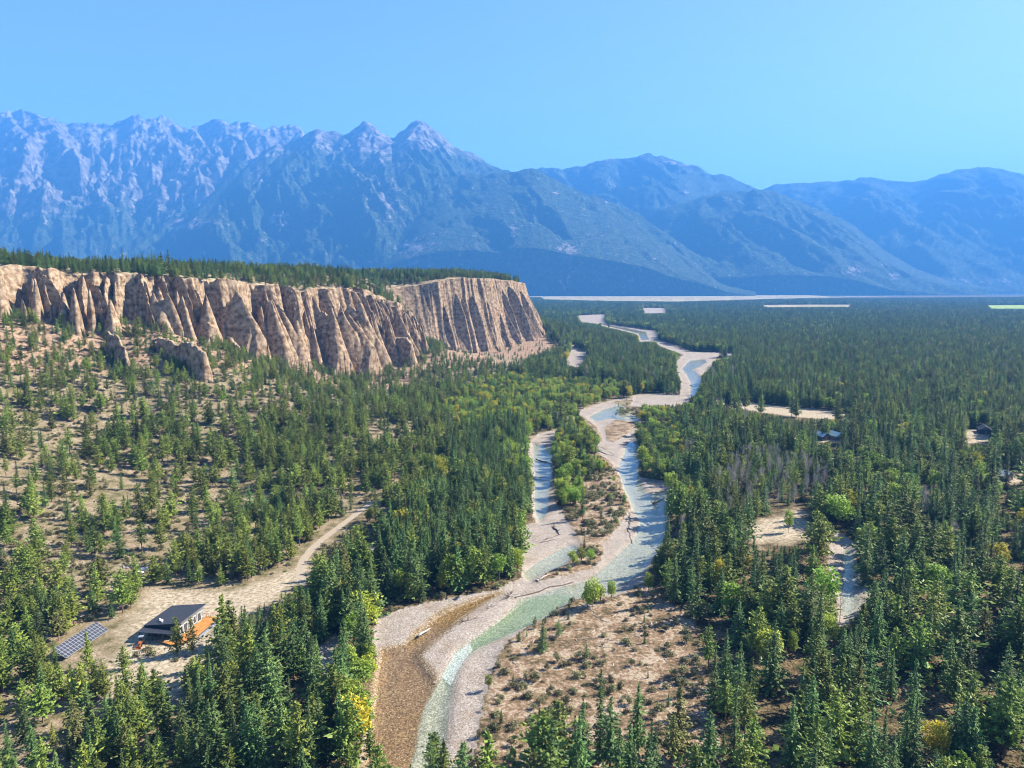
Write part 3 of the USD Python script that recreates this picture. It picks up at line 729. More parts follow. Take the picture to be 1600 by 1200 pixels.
# ------------------------------------------------------------------ haze
g = Look("haze_look")
v = g.n("principled_volume", "volume", color=HAZE_COLOR, density=HAZE_DENSITY, anisotropy=HAZE_G)
HAZE = usdkit.material(stage, "/World/Looks/haze_look", g.nodes, g.links, volume=v.s)
hb = trimesh.creation.box(bounds=[[-21000, -1500, -66], [21000, 20500, 3000]])
hz = obj("haze", hb, HAZE, kind="stuff", label="thin blue haze filling the valley")
#@@TREES
# ------------------------------------------------------------------ vegetation looks
def leaf_look(name, dark, light, dry, dry_amount=0.08, trans=0.22):
    g = look(name)
    r_ = g.n("object_info", "random")
    a = g.mix(g.noise(0.9, 3, 0.6), dark, light)
    b = g.n("hsv", "color", hue=g.n("map_range", "result", value=r_, from_min=0.0, from_max=1.0, to_min=0.475, to_max=0.515), saturation=1.0,
            value=g.n("map_range", "result", value=g.math("fraction", g.math("multiply", r_, 7.31)), from_min=0.0, from_max=1.0, to_min=0.55, to_max=1.65), fac=1.0, color=a)
    c = g.mix(g.band(g.math("fraction", g.math("multiply", r_, 13.7)), 1 - dry_amount, 1.0), b, dry)
    d = g.n("principled_bsdf", "BSDF", base_color=c, roughness=0.6, specular_ior_level=0.25)
    t = g.n("translucent_bsdf", "BSDF", color=c)
    s = g.n("mix_closure", "closure", fac=trans, closure1=d, closure2=t)
    return g.end(s.s)


FIR = leaf_look("fir_needle_look", (0.030, 0.068, 0.026), (0.145, 0.235, 0.060), (0.15, 0.14, 0.05), 0.05)
PINE = leaf_look("pine_needle_look", (0.062, 0.098, 0.020), (0.215, 0.275, 0.046), (0.18, 0.17, 0.06), 0.05)
BROAD = leaf_look("broad_leaf_look", (0.10, 0.18, 0.025), (0.25, 0.33, 0.045), (0.48, 0.40, 0.03), 0.3, 0.3)
SAGE = leaf_look("shrub_leaf_look", (0.085, 0.095, 0.040), (0.20, 0.20, 0.095), (0.26, 0.23, 0.12), 0.3)
BARE = plain("bare_twig_look", (0.30, 0.27, 0.25), 0.9, 0.1)
BARK = plain("bark_look", (0.16, 0.105, 0.075), 0.9, 0.1, 0.3)
DRIFT = plain("driftwood_look", (0.42, 0.37, 0.33), 0.9, 0.1, 0.3)
DARKWOOD = plain("dark_driftwood_look", (0.13, 0.105, 0.09), 0.9, 0.1, 0.3)


def stick(p, r0, r1, sides=6):
    """A tapered round bar along points p."""
    p = np.asarray(p, float)
    rad = np.linspace(r0, r1, len(p))
    t = np.gradient(p, axis=0)
    t /= np.linalg.norm(t, axis=1, keepdims=True)
    a = np.cross(t, np.where(np.abs(t[:, 2:]) < 0.9, [0, 0, 1.0], [1.0, 0, 0]))
    a /= np.linalg.norm(a, axis=1, keepdims=True)
    b = np.cross(t, a)
    th = np.arange(sides) * 2 * np.pi / sides
    v = p[:, None] + rad[:, None, None] * (np.cos(th)[None, :, None] * a[:, None] + np.sin(th)[None, :, None] * b[:, None])
    i, j = np.meshgrid(np.arange(len(p) - 1), np.arange(sides), indexing="ij")
    q = np.stack([i * sides + j, i * sides + (j + 1) % sides, (i + 1) * sides + (j + 1) % sides, (i + 1) * sides + j], -1).reshape(-1, 4)
    f = np.vstack([q[:, [0, 1, 2]], q[:, [0, 2, 3]]])
    n = len(p) * sides
    v = np.vstack([v.reshape(-1, 3), p[0], p[-1]])
    k = np.arange(sides)
    cap0 = np.stack([np.full(sides, n), (k + 1) % sides, k], -1)
    cap1 = np.stack([np.full(sides, n + 1), n - sides + k, n - sides + (k + 1) % sides], -1)
    return v, np.vstack([f, cap0, cap1])


def join(parts):
    vs, fs, n = [], [], 0
    for v, f in parts:
        vs.append(v); fs.append(np.asarray(f) + n); n += len(v)
    return np.vstack(vs), np.vstack(fs)


def sprays(base, direction, length, width, normal, fold=0.25):
    """Leaf-like folded diamonds: arrays of n."""
    d = direction / np.linalg.norm(direction, axis=1, keepdims=True)
    s = np.cross(d, normal)
    s /= np.linalg.norm(s, axis=1, keepdims=True) + 1e-9
    nn = np.cross(s, d)
    L, W = length[:, None], width[:, None]
    tip = base + d * L
    mid = base + d * L * 0.5
    l_, r_ = mid + s * W / 2 - nn * W * fold, mid - s * W / 2 - nn * W * fold
    v = np.stack([base, l_, tip, r_], 1).reshape(-1, 3)
    k = np.arange(len(base))[:, None] * 4
    return v, np.vstack([k + [0, 1, 2], k + [0, 2, 3]])


def conifer(seed, H, R, bare, whorls, per, droop, taper=0.85, ragged=0.3, n_sp=4, size=1.0):
    q = np.random.default_rng(seed)
    B, D, L, W, N = [], [], [], [], []
    zb = H * bare
    for k in range(whorls):
        t = (k + q.uniform(-0.3, 0.3)) / whorls
        t = min(max(t, 0), 0.985)
        z = zb + (H - zb) * t
        env = R * (1 - t) ** taper * (0.55 + 0.45 * min(1, t / 0.14 + 0.25)) + 0.12
        nb = max(3, int(round(per * (1 - 0.45 * t))))
        a0 = q.uniform(0, 6.28)
        for j in range(nb):
            an = a0 + 6.283 * j / nb + q.normal(0, 0.25)
            rl = env * max(0.35, 1 + q.normal(0, ragged))
            o = np.array([math.cos(an), math.sin(an), 0])
            for m in range(n_sp):
                f_ = (m + q.uniform(0.2, 1.0)) / n_sp
                p = o * rl * f_ * 0.9 + [0, 0, z - droop * rl * f_ + 0.12 * rl * f_ * f_ + q.normal(0, 0.12)]
                dv = o + q.normal(0, 0.45, 3) + [0, 0, 0.15 - droop * 0.5]
                B.append(p - dv * 0.2); D.append(dv)
                L.append(size * (0.55 + 0.32 * rl) * q.uniform(0.7, 1.25)); W.append(size * (0.42 + 0.2 * rl) * q.uniform(0.7, 1.2))
                N.append(np.array([0, 0, 1.0]) + q.normal(0, 0.45, 3))
    for _ in range(6):
        B.append(np.array([0, 0, H - q.uniform(0.3, 1.1)])); D.append(np.array([q.normal(0, 0.3), q.normal(0, 0.3), 1.0])); L.append(0.8); W.append(0.32); N.append(np.array([q.normal(), q.normal(), 0.1]))
    crown = sprays(np.array(B), np.array(D), np.array(L), np.array(W), np.array(N))
    lean = q.normal(0, 0.01, 2) * H
    zz = np.linspace(0, 1, 5)
    tr = stick(np.stack([lean[0] * 0 * zz, 0 * zz, -0.4 + (H * 0.97 + 0.4) * zz], -1), 0.012 * H + 0.05, 0.03)
    return tr, crown


def leafy(seed, H, R, blobs, per, leaf, bare=0.2, z0=0.3, stems=1):
    q = np.random.default_rng(seed)
    B, D, L, W, N = [], [], [], [], []
    tr = []
    for b in range(blobs):
        t = q.uniform(z0, 0.95)
        rr_ = R * math.sqrt(max(0.05, 1 - ((t - 0.55) / 0.5) ** 2)) * math.sqrt(q.uniform(0, 1)) * 0.8
        an = q.uniform(0, 6.283)
        cpos = np.array([rr_ * math.cos(an), rr_ * math.sin(an), H * t])
        br = R * q.uniform(0.28, 0.5)
        n = int(per * q.uniform(0.7, 1.3))
        o = q.normal(0, 1, (n, 3)); o /= np.linalg.norm(o, axis=1, keepdims=True)
        pp = cpos + o * br * q.uniform(0.55, 1.05, (n, 1)) * [1, 1, 0.85]
        pp[:, 2] = np.maximum(pp[:, 2], 0.05)
        B.append(pp); D.append(o * [1, 1, 0.3] + q.normal(0, 0.6, (n, 3))); N.append(o + q.normal(0, 0.4, (n, 3)) + [0, 0, 0.4])
        L.append(leaf * q.uniform(0.7, 1.4, n)); W.append(leaf * q.uniform(0.5, 1.0, n))
        if b < 7:
            tr.append(stick([[0, 0, H * bare * 0.8], [cpos[0] * 0.5, cpos[1] * 0.5, H * (bare + t) / 2], cpos], 0.007 * H + 0.02, 0.015, 4))
    crown = sprays(np.vstack(B), np.vstack(D), np.concatenate(L), np.concatenate(W), np.vstack(N), 0.15)
    tr.append(stick([[0, 0, -0.3], [0.02 * H, 0, H * 0.35], [0, 0.02 * H, H * 0.8]], 0.014 * H + 0.02, 0.02))
    return join(tr), crown


def twiggy(seed, H, R):
    q = np.random.default_rng(seed)
    tr = [stick([[0, 0, -0.3], [0, 0, H * 0.5], [q.normal(0, 0.2), q.normal(0, 0.2), H]], 0.012 * H + 0.03, 0.02, 5)]
    tw = []
    for k in range(46):
        t = q.uniform(0.25, 0.97)
        an, l = q.uniform(0, 6.283), R * (1.15 - t) * q.uniform(0.5, 1.2)
        p0 = np.array([0, 0, H * t]); p1 = p0 + [l * math.cos(an), l * math.sin(an), l * q.uniform(0.3, 1.0)]
        tw.append(stick([p0, (p0 + p1) / 2 + q.normal(0, 0.08, 3), p1], 0.045, 0.012, 3))
        for _ in range(4):
            p2 = p0 + (p1 - p0) * q.uniform(0.4, 1)
            tw.append(stick([p2, p2 + q.normal(0, 0.3, 3) + [0, 0, 0.3], p2 + q.normal(0, 0.5, 3) + [0, 0, 0.8]], 0.02, 0.006, 3))
    return tr[0], join(tw)


KINDS = {
    "fir_tree": (FIR, [conifer(1, 18, 3.0, 0.06, 27, 8, 0.32, 0.85, 0.3, 8, 0.62), conifer(2, 18, 2.4, 0.10, 28, 8, 0.38, 0.8, 0.34, 8, 0.6), conifer(3, 18, 3.4, 0.05, 25, 8, 0.25, 0.95, 0.42, 8, 0.64), conifer(4, 18, 2.8, 0.18, 24, 7, 0.30, 0.65, 0.45, 8, 0.62), conifer(5, 18, 3.1, 0.12, 22, 7, 0.20, 0.6, 0.5, 8, 0.64), conifer(6, 18, 2.1, 0.04, 28, 7, 0.42, 1.0, 0.3, 8, 0.58)]),
    "pine_tree": (PINE, [conifer(11, 12, 2.4, 0.16, 21, 8, 0.05, 0.62, 0.42, 7, 0.62), conifer(12, 12, 2.1, 0.10, 22, 8, 0.0, 0.72, 0.4, 7, 0.62), conifer(13, 12, 2.8, 0.22, 19, 8, -0.05, 0.5, 0.5, 7, 0.66), conifer(14, 12, 1.9, 0.30, 18, 7, 0.08, 0.5, 0.5, 7, 0.6), conifer(15, 12, 2.6, 0.12, 19, 8, 0.0, 0.45, 0.5, 7, 0.66)]),
    "broadleaf_tree": (BROAD, [leafy(21, 10, 3.0, 22, 46, 0.62), leafy(22, 10, 2.4, 20, 46, 0.58), leafy(23, 10, 3.6, 26, 44, 0.66)]),
    "shrub": (SAGE, [leafy(31, 1.5, 1.1, 9, 26, 0.34, 0.1, 0.15), leafy(32, 1.2, 1.5, 11, 24, 0.36, 0.1, 0.1), leafy(33, 2.0, 1.1, 10, 26, 0.32, 0.1, 0.2)]),
    "bare_tree": (BARE, [twiggy(41, 11, 3.0), twiggy(42, 10, 2.4)]),
}
NOMINAL = {"fir_tree": 18.6, "pine_tree": 12.4, "broadleaf_tree": 10.5, "shrub": 1.7, "bare_tree": 11.5}
CROWN = {"fir_tree": "crown", "pine_tree": "crown", "broadleaf_tree": "crown", "shrub": "leaves", "bare_tree": "twigs"}
stage.CreateClassPrim("/World/plant_kinds")
for kind, (mat, protos) in KINDS.items():
    for i, (tr, cr) in enumerate(protos):
        root = f"/World/plant_kinds/{kind}_{i:03d}"
        UsdGeom.Xform.Define(stage, root)
        usdkit.mesh(stage, root + "/" + ("stem" if kind == "shrub" else "trunk"), tr, BARE if kind == "bare_tree" else BARK, smooth=True)
        usdkit.mesh(stage, root + "/" + CROWN[kind], cr, mat)

# ------------------------------------------------------------------ where things grow, by regions of the valley
def poly(*pts):
    p = shapely.Polygon(pts).buffer(0)
    shapely.prepare(p)
    return p


Z_YARD = poly((75, 1075), (95, 1044), (150, 1000), (200, 950), (238, 912), (325, 922), (380, 915), (430, 898), (466, 885), (482, 885), (482, 912), (430, 945), (385, 975), (372, 1000), (352, 1045), (310, 1075), (200, 1085))
Z_SOLAR_GROVE = poly((-60, 915), (30, 930), (112, 915), (122, 950), (112, 985), (80, 1012), (62, 1062), (90, 1125), (300, 1125), (300, 1260), (-120, 1260), (-60, 1120))
Z_OPEN = poly((-80, 700), (60, 730), (160, 770), (240, 790), (300, 850), (262, 905), (235, 905), (180, 955), (120, 990), (110, 915), (-80, 925))
Z_GROVE = poly((255, 905), (262, 860), (300, 845), (380, 820), (460, 790), (540, 780), (545, 806), (500, 840), (462, 868), (460, 890), (425, 898), (380, 905), (300, 905))
Z_PATHSIDE = poly((480, 905), (486, 860), (530, 828), (580, 790), (620, 800), (600, 838), (560, 862), (545, 900))
Z_BOTTOM = poly((352, 1060), (362, 1000), (395, 965), (470, 915), (520, 905), (560, 880), (592, 920), (592, 958), (580, 985), (586, 1045), (570, 1120), (555, 1230), (300, 1230), (315, 1090))
Z_MID = poly((590, 905), (600, 840), (640, 800), (665, 780), (690, 740), (720, 690), (770, 668), (822, 672), (826, 720), (834, 800), (815, 840), (815, 888), (770, 908), (720, 922), (640, 940), (595, 950))
Z_DECID = poly((690, 640), (740, 600), (800, 590), (880, 600), (960, 600), (1000, 610), (960, 625), (900, 640), (868, 662), (835, 678), (800, 675), (760, 690), (720, 700))
Z_APRON = poly((692, 548), (850, 524), (866, 545), (800, 580), (760, 570), (705, 562))
Z_TALUS = poly((-300, 480), (0, 485), (240, 495), (420, 545), (560, 570), (700, 545), (860, 520), (880, 560), (760, 600), (640, 625), (520, 650), (300, 660), (120, 640), (-300, 640))
Z_SLOPE = poly((-300, 600), (120, 640), (300, 650), (520, 640), (640, 620), (760, 590), (740, 610), (700, 660), (690, 740), (640, 795), (590, 790), (540, 785), (460, 790), (300, 848), (240, 790), (60, 730), (-300, 690))
Z_ISLAND = poly((866, 690), (880, 668), (911, 648), (930, 660), (946, 684), (930, 706), (950, 730), (915, 755), (905, 790), (885, 800), (866, 780), (862, 720))
Z_ISLE_R = poly((998, 650), (1040, 640), (1075, 690), (1062, 730), (1046, 750), (1002, 742), (1010, 712), (996, 690))
Z_BARE = poly((1120, 760), (1150, 725), (1200, 715), (1290, 745), (1290, 800), (1200, 800), (1160, 812), (1110, 812))
Z_SCRUB = poly((760, 1100), (775, 1046), (800, 1000), (835, 970), (866, 956), (900, 934), (961, 930), (1010, 908), (1042, 935), (1085, 970), (1100, 1050), (1110, 1100), (1080, 1150), (735, 1200), (700, 1200), (745, 1060))
NOGROW = shapely.unary_union([corridor, upper_ab, upper_bc, upper_a, upper_b, upper_c, upper_link, patch_d, cut_bank, oxbow, clearing, far_strip, lake, field_green, road_bank.buffer(1)] + fields_tan + small_clear[:3] + pale_banks)
shapely.prepare(NOGROW)
ISL = shapely.unary_union([island, bar_clump])
PATHB = path_poly.buffer(2.5)
P = []   # plants: x, y, z, kind, height, spread, zone


def scatter(cell, y0, y1, half, seed):
    q = np.random.default_rng(seed)
    ys_ = np.arange(y0, y1, cell)
    out = []
    for yv in ys_:
        w = half(yv)
        xs_ = np.arange(-w, w, cell)
        out.append(np.stack([xs_ + q.uniform(-0.5, 0.5, len(xs_)) * cell, yv + q.uniform(-0.5, 0.5, len(xs_)) * cell], -1))
    return np.vstack(out), q


def inside(p, x, y):
    return shapely.contains_xy(p, x, y)


def add(x, y, z, kind, h, spread=None, zone="", q=RNG):
    for i in range(len(x)):
        P.append((x[i], y[i], z[i], kind[i], h[i], q.uniform(0.85, 1.2) if spread is None else spread, zone))


def pick(q, n, **w):
    k = list(w); p_ = np.array([w[a] for a in k], float)
    return np.array(k)[q.choice(len(k), n, p=p_ / p_.sum())]


HALF = lambda y: 0.76 * y + 40
pts, q = scatter(3.4, 120, 1500, lambda y: 0.74 * y + 25, 71)
x, y = pts.T
d_, _u = edge_coords(x, y)
ok = (d_ > 3) & ~inside(NOGROW.difference(ISL), x, y) & ~inside(PATHB, x, y)
x, y, d_ = x[ok], y[ok], d_[ok]
z = ground_z(x, y)
px, py = to_px(np.stack([x, y, z], -1))
clump = n2(x, y, 26, 3, 81)
rnd = q.uniform(0, 1, len(x))
zone = np.full(len(x), "", dtype=object)
for nm, zp in (("yard", Z_YARD), ("solar", Z_SOLAR_GROVE), ("open", Z_OPEN), ("grove", Z_GROVE), ("pathside", Z_PATHSIDE), ("bottom", Z_BOTTOM), ("mid", Z_MID), ("island", Z_ISLAND), ("isle_r", Z_ISLE_R),
               ("decid", Z_DECID), ("bare", Z_BARE), ("scrub", Z_SCRUB), ("apron", Z_APRON), ("slope", Z_SLOPE), ("talus", Z_TALUS)):
    zone = np.where((zone == "") & inside(zp, px, py), nm, zone)
isl_m = inside(ISL, x, y)
zone = np.where(isl_m & (zone != "island"), "isle_dry", zone)
right = (zone == "") & (px > 700) & (y < 1500)
zone = np.where(right, "right", zone)
zone = np.where(zone == "", "left", zone)
near_r = np.exp(-sdf(gravel_all, x, y).clip(-40, 0) / -9)   # one at a gravel edge
#              spacing, height range, kinds
RULES = {
    "yard": (60, (6, 9), dict(pine_tree=1)), "solar": (5.4, (9, 14), dict(pine_tree=0.6, fir_tree=0.4)), "open": (11.0, (7.5, 15), dict(pine_tree=0.85, fir_tree=0.15)),
    "grove": (6.0, (9, 15), dict(pine_tree=0.75, fir_tree=0.25)), "pathside": (9, (7, 12), dict(pine_tree=0.7, broadleaf_tree=0.3)), "bottom": (4.9, (13, 20), dict(fir_tree=0.75, pine_tree=0.25)),
    "mid": (4.3, (14, 21), dict(fir_tree=0.85, broadleaf_tree=0.08, pine_tree=0.07)), "island": (4.6, (7, 14), dict(fir_tree=0.35, broadleaf_tree=0.65)), "isle_r": (4.8, (8, 15), dict(fir_tree=0.35, broadleaf_tree=0.65)),
    "decid": (5.2, (8, 15), dict(broadleaf_tree=0.72, fir_tree=0.28)), "bare": (5.5, (9, 15), dict(bare_tree=0.45, fir_tree=0.25, pine_tree=0.3)), "scrub": (20, (1.8, 5), dict(fir_tree=1.0)),
    "slope": (7.9, (8.5, 16.5), dict(pine_tree=0.86, fir_tree=0.14)), "talus": (7.8, (6, 13), dict(pine_tree=0.6, fir_tree=0.4)), "apron": (17, (5, 9), dict(fir_tree=0.7, pine_tree=0.3)), "isle_dry": (16, (3, 6), dict(broadleaf_tree=0.6, fir_tree=0.4)),
    "right": (6.0, (11, 22), dict(fir_tree=0.62, pine_tree=0.315, broadleaf_tree=0.055, bare_tree=0.01)), "left": (6.0, (7, 13), dict(pine_tree=0.6, fir_tree=0.4)),
}
for nm, (sp, (h0, h1), ks) in RULES.items():
    m = zone == nm
    pr = min(1.0, (3.4 / sp) ** 2)
    sparse = nm in ("open", "talus", "slope", "grove", "isle_dry", "left")
    prob = pr * np.clip(1 + (1.45 if sparse else 1.3) * clump, 0.05 if sparse else 0.2, 3)
    if nm == "slope":
        prob = prob * (0.75 + 0.55 * sstep(px, 150, 600))
    if nm == "right":
        prob = prob * (0.8 + 0.5 * sstep(y, 300, 700))
    keepm = m & (rnd < prob)
    n = keepm.sum()
    hh = h0 + (h1 - h0) * np.clip(q.beta(2.2, 2.0, n) + 0.15 * clump[keepm], 0.02, 1.1)
    kk = pick(q, n, **ks)
    if nm in ("right", "mid", "bottom"):
        edge_b = (q.uniform(0, 1, n) < 0.32 * near_r[keepm]) & (near_r[keepm] > 0.25)
        kk = np.where(edge_b, "broadleaf_tree", kk)
    hh = np.where(kk == "broadleaf_tree", hh * 0.72, hh)
    if nm in ("right", "mid", "bottom", "solar"):
        young = q.uniform(0, 1, n) < 0.16
        hh = np.where(young, hh * q.uniform(0.3, 0.65, n), hh)
    add(x[keepm], y[keepm], z[keepm], kk, hh, None, nm, q)

# shrubs on the slope, on the bars and along the banks
pts, q = scatter(2.3, 140, 620, lambda y: 0.74 * y + 20, 73)
x, y = pts.T
d_, _u = edge_coords(x, y)
z = ground_z(x, y)
px, py = to_px(np.stack([x, y, z], -1))
zs = {n_: inside(p_, px, py) for n_, p_ in (("yard", Z_YARD), ("open", Z_OPEN), ("solar", Z_SOLAR_GROVE), ("grove", Z_GROVE), ("slope", Z_SLOPE), ("talus", Z_TALUS), ("scrub", Z_SCRUB), ("path", Z_PATHSIDE))}
isl_m = inside(ISL, x, y)
cl = n2(x, y, 14, 3, 83)
prob = np.zeros(len(x))
for n_, a in (("yard", 0.012), ("open", 0.27), ("solar", 0.16), ("grove", 0.13), ("slope", 0.22), ("talus", 0.20), ("scrub", 0.22), ("path", 0.16)):
    prob = np.where(zs[n_], a, prob)
prob = np.where(isl_m, 0.28, prob)
gs = sdf(gravel_all, x, y)
prob = np.where((gs < -0.5) & (gs > -5) & (prob == 0), 0.22, prob)
bank = inside(poly((596, 962), (640, 946), (725, 929), (730, 938), (650, 962), (610, 985)), px, py)
prob = np.where(bank, 0.22, prob)
ok = (d_ > 4) & ((gs < -0.5) | bank | isl_m) & ~inside(PATHB, x, y) & (q.uniform(0, 1, len(x)) < prob * np.clip(1 + 2.2 * cl, 0, 3))
n = ok.sum()
add(x[ok], y[ok], z[ok], np.full(n, "shrub"), q.uniform(0.7, 2.1, n) * np.where(isl_m[ok], 1.25, 1), None, "shrub", q)

# dense forest of the floor beyond, thinning only in spacing
for cell, y0, y1, sd in ((8.2, 1500, 2400, 75), (11.5, 2400, 3900, 76), (17, 3900, 6900, 77)):
    pts, q = scatter(cell, y0, y1, HALF, sd)
    x, y = pts.T
    d_, _u = edge_coords(x, y)
    ok = (d_ > 3) & ~inside(NOGROW, x, y)
    x, y = x[ok], y[ok]
    cl = n2(x, y, 220, 3, 85)
    kk = pick(q, len(x), fir_tree=0.86, pine_tree=0.09, broadleaf_tree=0.05)
    kk = np.where((q.uniform(0, 1, len(x)) < np.exp(sdf(gravel_all, x, y, 60).clip(-60, 0) / 22) * 0.6), "broadleaf_tree", kk)
    hh = q.uniform(13, 22, len(x)) * np.where(kk == "broadleaf_tree", 0.75, 1) * (1 + 0.12 * cl)
    add(x, y, np.where(y > 2480, 0.0, ground_z(x, y)), kk, hh, 1.15 if cell < 10 else 1.45 if cell < 15 else 1.9, "far", q)

# forest on the terrace
q = np.random.default_rng(79)
pts = []
for yv in np.arange(300, 2200, 6.0):
    xs_ = np.arange(-0.76 * yv - 60, 40, 6.0)
    pts.append(np.stack([xs_ + q.uniform(-3, 3, len(xs_)), yv + q.uniform(-3, 3, len(xs_))], -1))
x, y = np.vstack(pts).T
z, d_ = terrace_z(x, y)
_, u_ = edge_coords(x, y)
wl_ = np.interp(u_, us, WALL)
gm_ = (u_ > U_TIP - 4) & (u_ < U_BLUFF0 + 8)
ok = (d_ < -wl_ - 5 + 2 * n2(x, y, 14, 2, 87)) & ((q.uniform(0, 1, len(x)) < 0.85) | gm_) & (d_ > -420)
ok &= (q.uniform(0, 1, len(x)) < 0.35 + 0.75 * sstep(-d_ - wl_, 4, 26))
x, y, z = x[ok], y[ok], z[ok]
TERR = (x, y, z, q.uniform(9, 17, len(x)))
gull = None
pts, q = scatter(5.5, 900, 1150, lambda y: 220, 80)
x, y = pts.T
d_, u_ = edge_coords(x, y)
m = (u_ > U_TIP + 4) & (u_ < U_BLUFF0 + 12) & (d_ < -3) & (d_ > -95)
x, y, u_, d_ = x[m], y[m], u_[m], d_[m]
_, ci = cliff_tree.query(np.stack([x, y], -1))
TERR = tuple(np.concatenate([a, b]) for a, b in zip(TERR, (x, y, ch[ci] - 0.3, q.uniform(8, 14, len(x)))))

# single trees and bushes that stand out: picture row and column of the foot, row of the top
SINGLE = [
    (139, 1046, 984, "pine_tree", 0.8, "slim pine with a bare trunk in front of the solar panels"), (194, 1046, 1008, "pine_tree", 1.1, "small open pine in front of the clearing, right of the solar panels"),
    (192, 958, 886, "pine_tree", 0.85, "taller of two pines standing alone on the sandy ground behind the house"), (205, 950, 890, "pine_tree", 0.75, "thinner of two pines standing alone on the sandy ground behind the house"),
    (278, 1024, 962, "pine_tree", 0.7, "slim young pine before the corner of the house deck"), (301, 1022, 962, "pine_tree", 0.6, "thin pale pine growing in front of the orange deck"),
    (350, 1012, 926, "pine_tree", 1.1, "full green pine at the right end of the orange deck"), (361, 1008, 934, "pine_tree", 1.0, "pine just behind the full pine at the right end of the deck"),
    (90, 926, 872, "pine_tree", 1.35, "round crowned pine on open grass left of the white bales"), (187, 872, 822, "fir_tree", 1.15, "dark dense fir in the middle of the open slope"),
    (100, 990, 928, "pine_tree", 1.3, "thick dark pine right behind the solar panels"), (116, 978, 920, "pine_tree", 1.2, "pine behind the upper end of the solar panels"),
    (62, 1012, 944, "fir_tree", 1.2, "dark fir behind the lower end of the solar panels"), (165, 832, 772, "pine_tree", 1.3, "tall bright pine beside a dark thicket on the open slope"),
    (222, 862, 812, "pine_tree", 1.25, "broad yellow green pine above the white bales"), (565, 1022, 905, "fir_tree", 1.25, "tallest bright green fir on the bank where the gravel bar narrows"), (548, 1000, 912, "fir_tree", 1.2, "fir leaning over the gravel bar behind the tallest bank fir"),
    (520, 975, 868, "fir_tree", 1.2, "high fir at the end of the drive"), (690, 926, 888, "broadleaf_tree", 0.55, "slim yellow green poplar at the edge of the gravel bank"), (660, 735, 706, "broadleaf_tree", 0.9, "yellow poplar beside the pale dry channel"),
    (672, 742, 708, "broadleaf_tree", 0.8, "second yellow poplar beside the pale dry channel"), (575, 1060, 1022, "broadleaf_tree", 1.5, "golden willow bush at the edge of the brown shallows"), (560, 1078, 1035, "broadleaf_tree", 1.6, "golden willow bush nearest the bottom of the gravel bank"),
    (848, 1018, 968, "fir_tree", 0.95, "tallest young fir on the reddish scrub bar"), (873, 995, 966, "fir_tree", 1.0, "young fir right of the tallest one on the scrub bar"), (852, 975, 962, "fir_tree", 1.0, "sapling fir at the water side of the scrub bar"),
    (836, 971, 958, "fir_tree", 1.0, "sapling fir where the scrub bar meets the green pool"), (811, 1002, 984, "fir_tree", 1.1, "small fir on the edge of the scrub bar above the rapid"), (823, 995, 982, "fir_tree", 1.0, "lesser fir beside the small fir above the rapid"),
    (889, 950, 934, "fir_tree", 1.1, "small bush like fir near the upper end of the scrub bar"), (925, 952, 903, "broadleaf_tree", 0.75, "yellow green willow clump at the tip of the scrub bar"), (938, 946, 912, "broadleaf_tree", 0.9, "lower willow right of the yellow green clump on the scrub bar"),
    (955, 938, 905, "broadleaf_tree", 0.6, "pale slender willow at the right end of the willow clump"), (918, 950, 918, "broadleaf_tree", 0.9, "leafy willow in front of the yellow green clump on the scrub bar"), (1013, 925, 895, "broadleaf_tree", 0.85, "round golden bush alone on the gravel by the right bank"),
    (975, 788, 768, "fir_tree", 1.5, "dark bushy fir on the right edge of the island's red patch"), (910, 812, 760, "fir_tree", 0.7, "slim dark fir in the middle of the island"), (882, 776, 750, "broadleaf_tree", 0.8, "bright green poplar at the left edge of the island"),
    (895, 886, 858, "broadleaf_tree", 1.1, "green willow near the lower tip of the island"), (908, 880, 855, "broadleaf_tree", 1.0, "willow behind the driftwood at the island's lower end"), (922, 878, 858, "broadleaf_tree", 1.0, "dark willow at the lower right end of the island"),
    (887, 742, 700, "broadleaf_tree", 1.2, "broad green poplar on the upper left side of the island"), (900, 700, 660, "fir_tree", 0.8, "tall fir at the head of the island"), (1310, 822, 772, "broadleaf_tree", 1.2, "large yellow topped poplar behind the oxbow water"),
    (1364, 800, 775, "broadleaf_tree", 0.7, "small yellow poplar right of the large one behind the oxbow"), (1232, 832, 796, "broadleaf_tree", 0.7, "yellow birch in the dry clearing"), (1238, 1030, 985, "broadleaf_tree", 0.6, "golden tree near the bottom among the right bank pines"),
    (1405, 1000, 962, "broadleaf_tree", 0.6, "orange tinted tree below the oxbow water"), (1165, 835, 792, "broadleaf_tree", 0.55, "slim yellow poplar at the left edge of the clearing"), (1312, 972, 915, "bare_tree", 0.8, "bare dead tree standing in the oxbow water"),
    (1275, 745, 722, "broadleaf_tree", 0.8, "lone yellow tree in the dark forest beyond the clearing"),
]
EDGE_TREES = [(190, 432, 386, "tall fir standing above the others on the cliff rim, left of a gap"), (215, 434, 396, "round headed pine on the cliff rim between two tall firs"), (236, 436, 390, "tall fir on the cliff rim, left of a close pair"), (247, 436, 396, "lower fir of a close pair on the cliff rim"),
              (262, 436, 389, "tall fir on the cliff rim, right end of the tall group"), (321, 440, 406, "single taller fir on the rim right of the tall group"), (72, 424, 390, "pointed fir on the rim near the left end of the cliff")]
yard_clear = []
S_at = []
pl = np.array([(a, b) for a, b, *_ in SINGLE], float)
w = hit(pl[:, 0], pl[:, 1])
for (a, b, c_, kd, spd, lab), p in zip(SINGLE, w):
    dist = np.linalg.norm(p - CAMP)
    tp = ray(a, c_); tp = CAMP + tp * (p[1] / tp[1])
    S_at.append((p[0], p[1], float(land(p[:1], p[1:2])[0]), kd, max(1.5, tp[2] - p[2]), spd, lab))
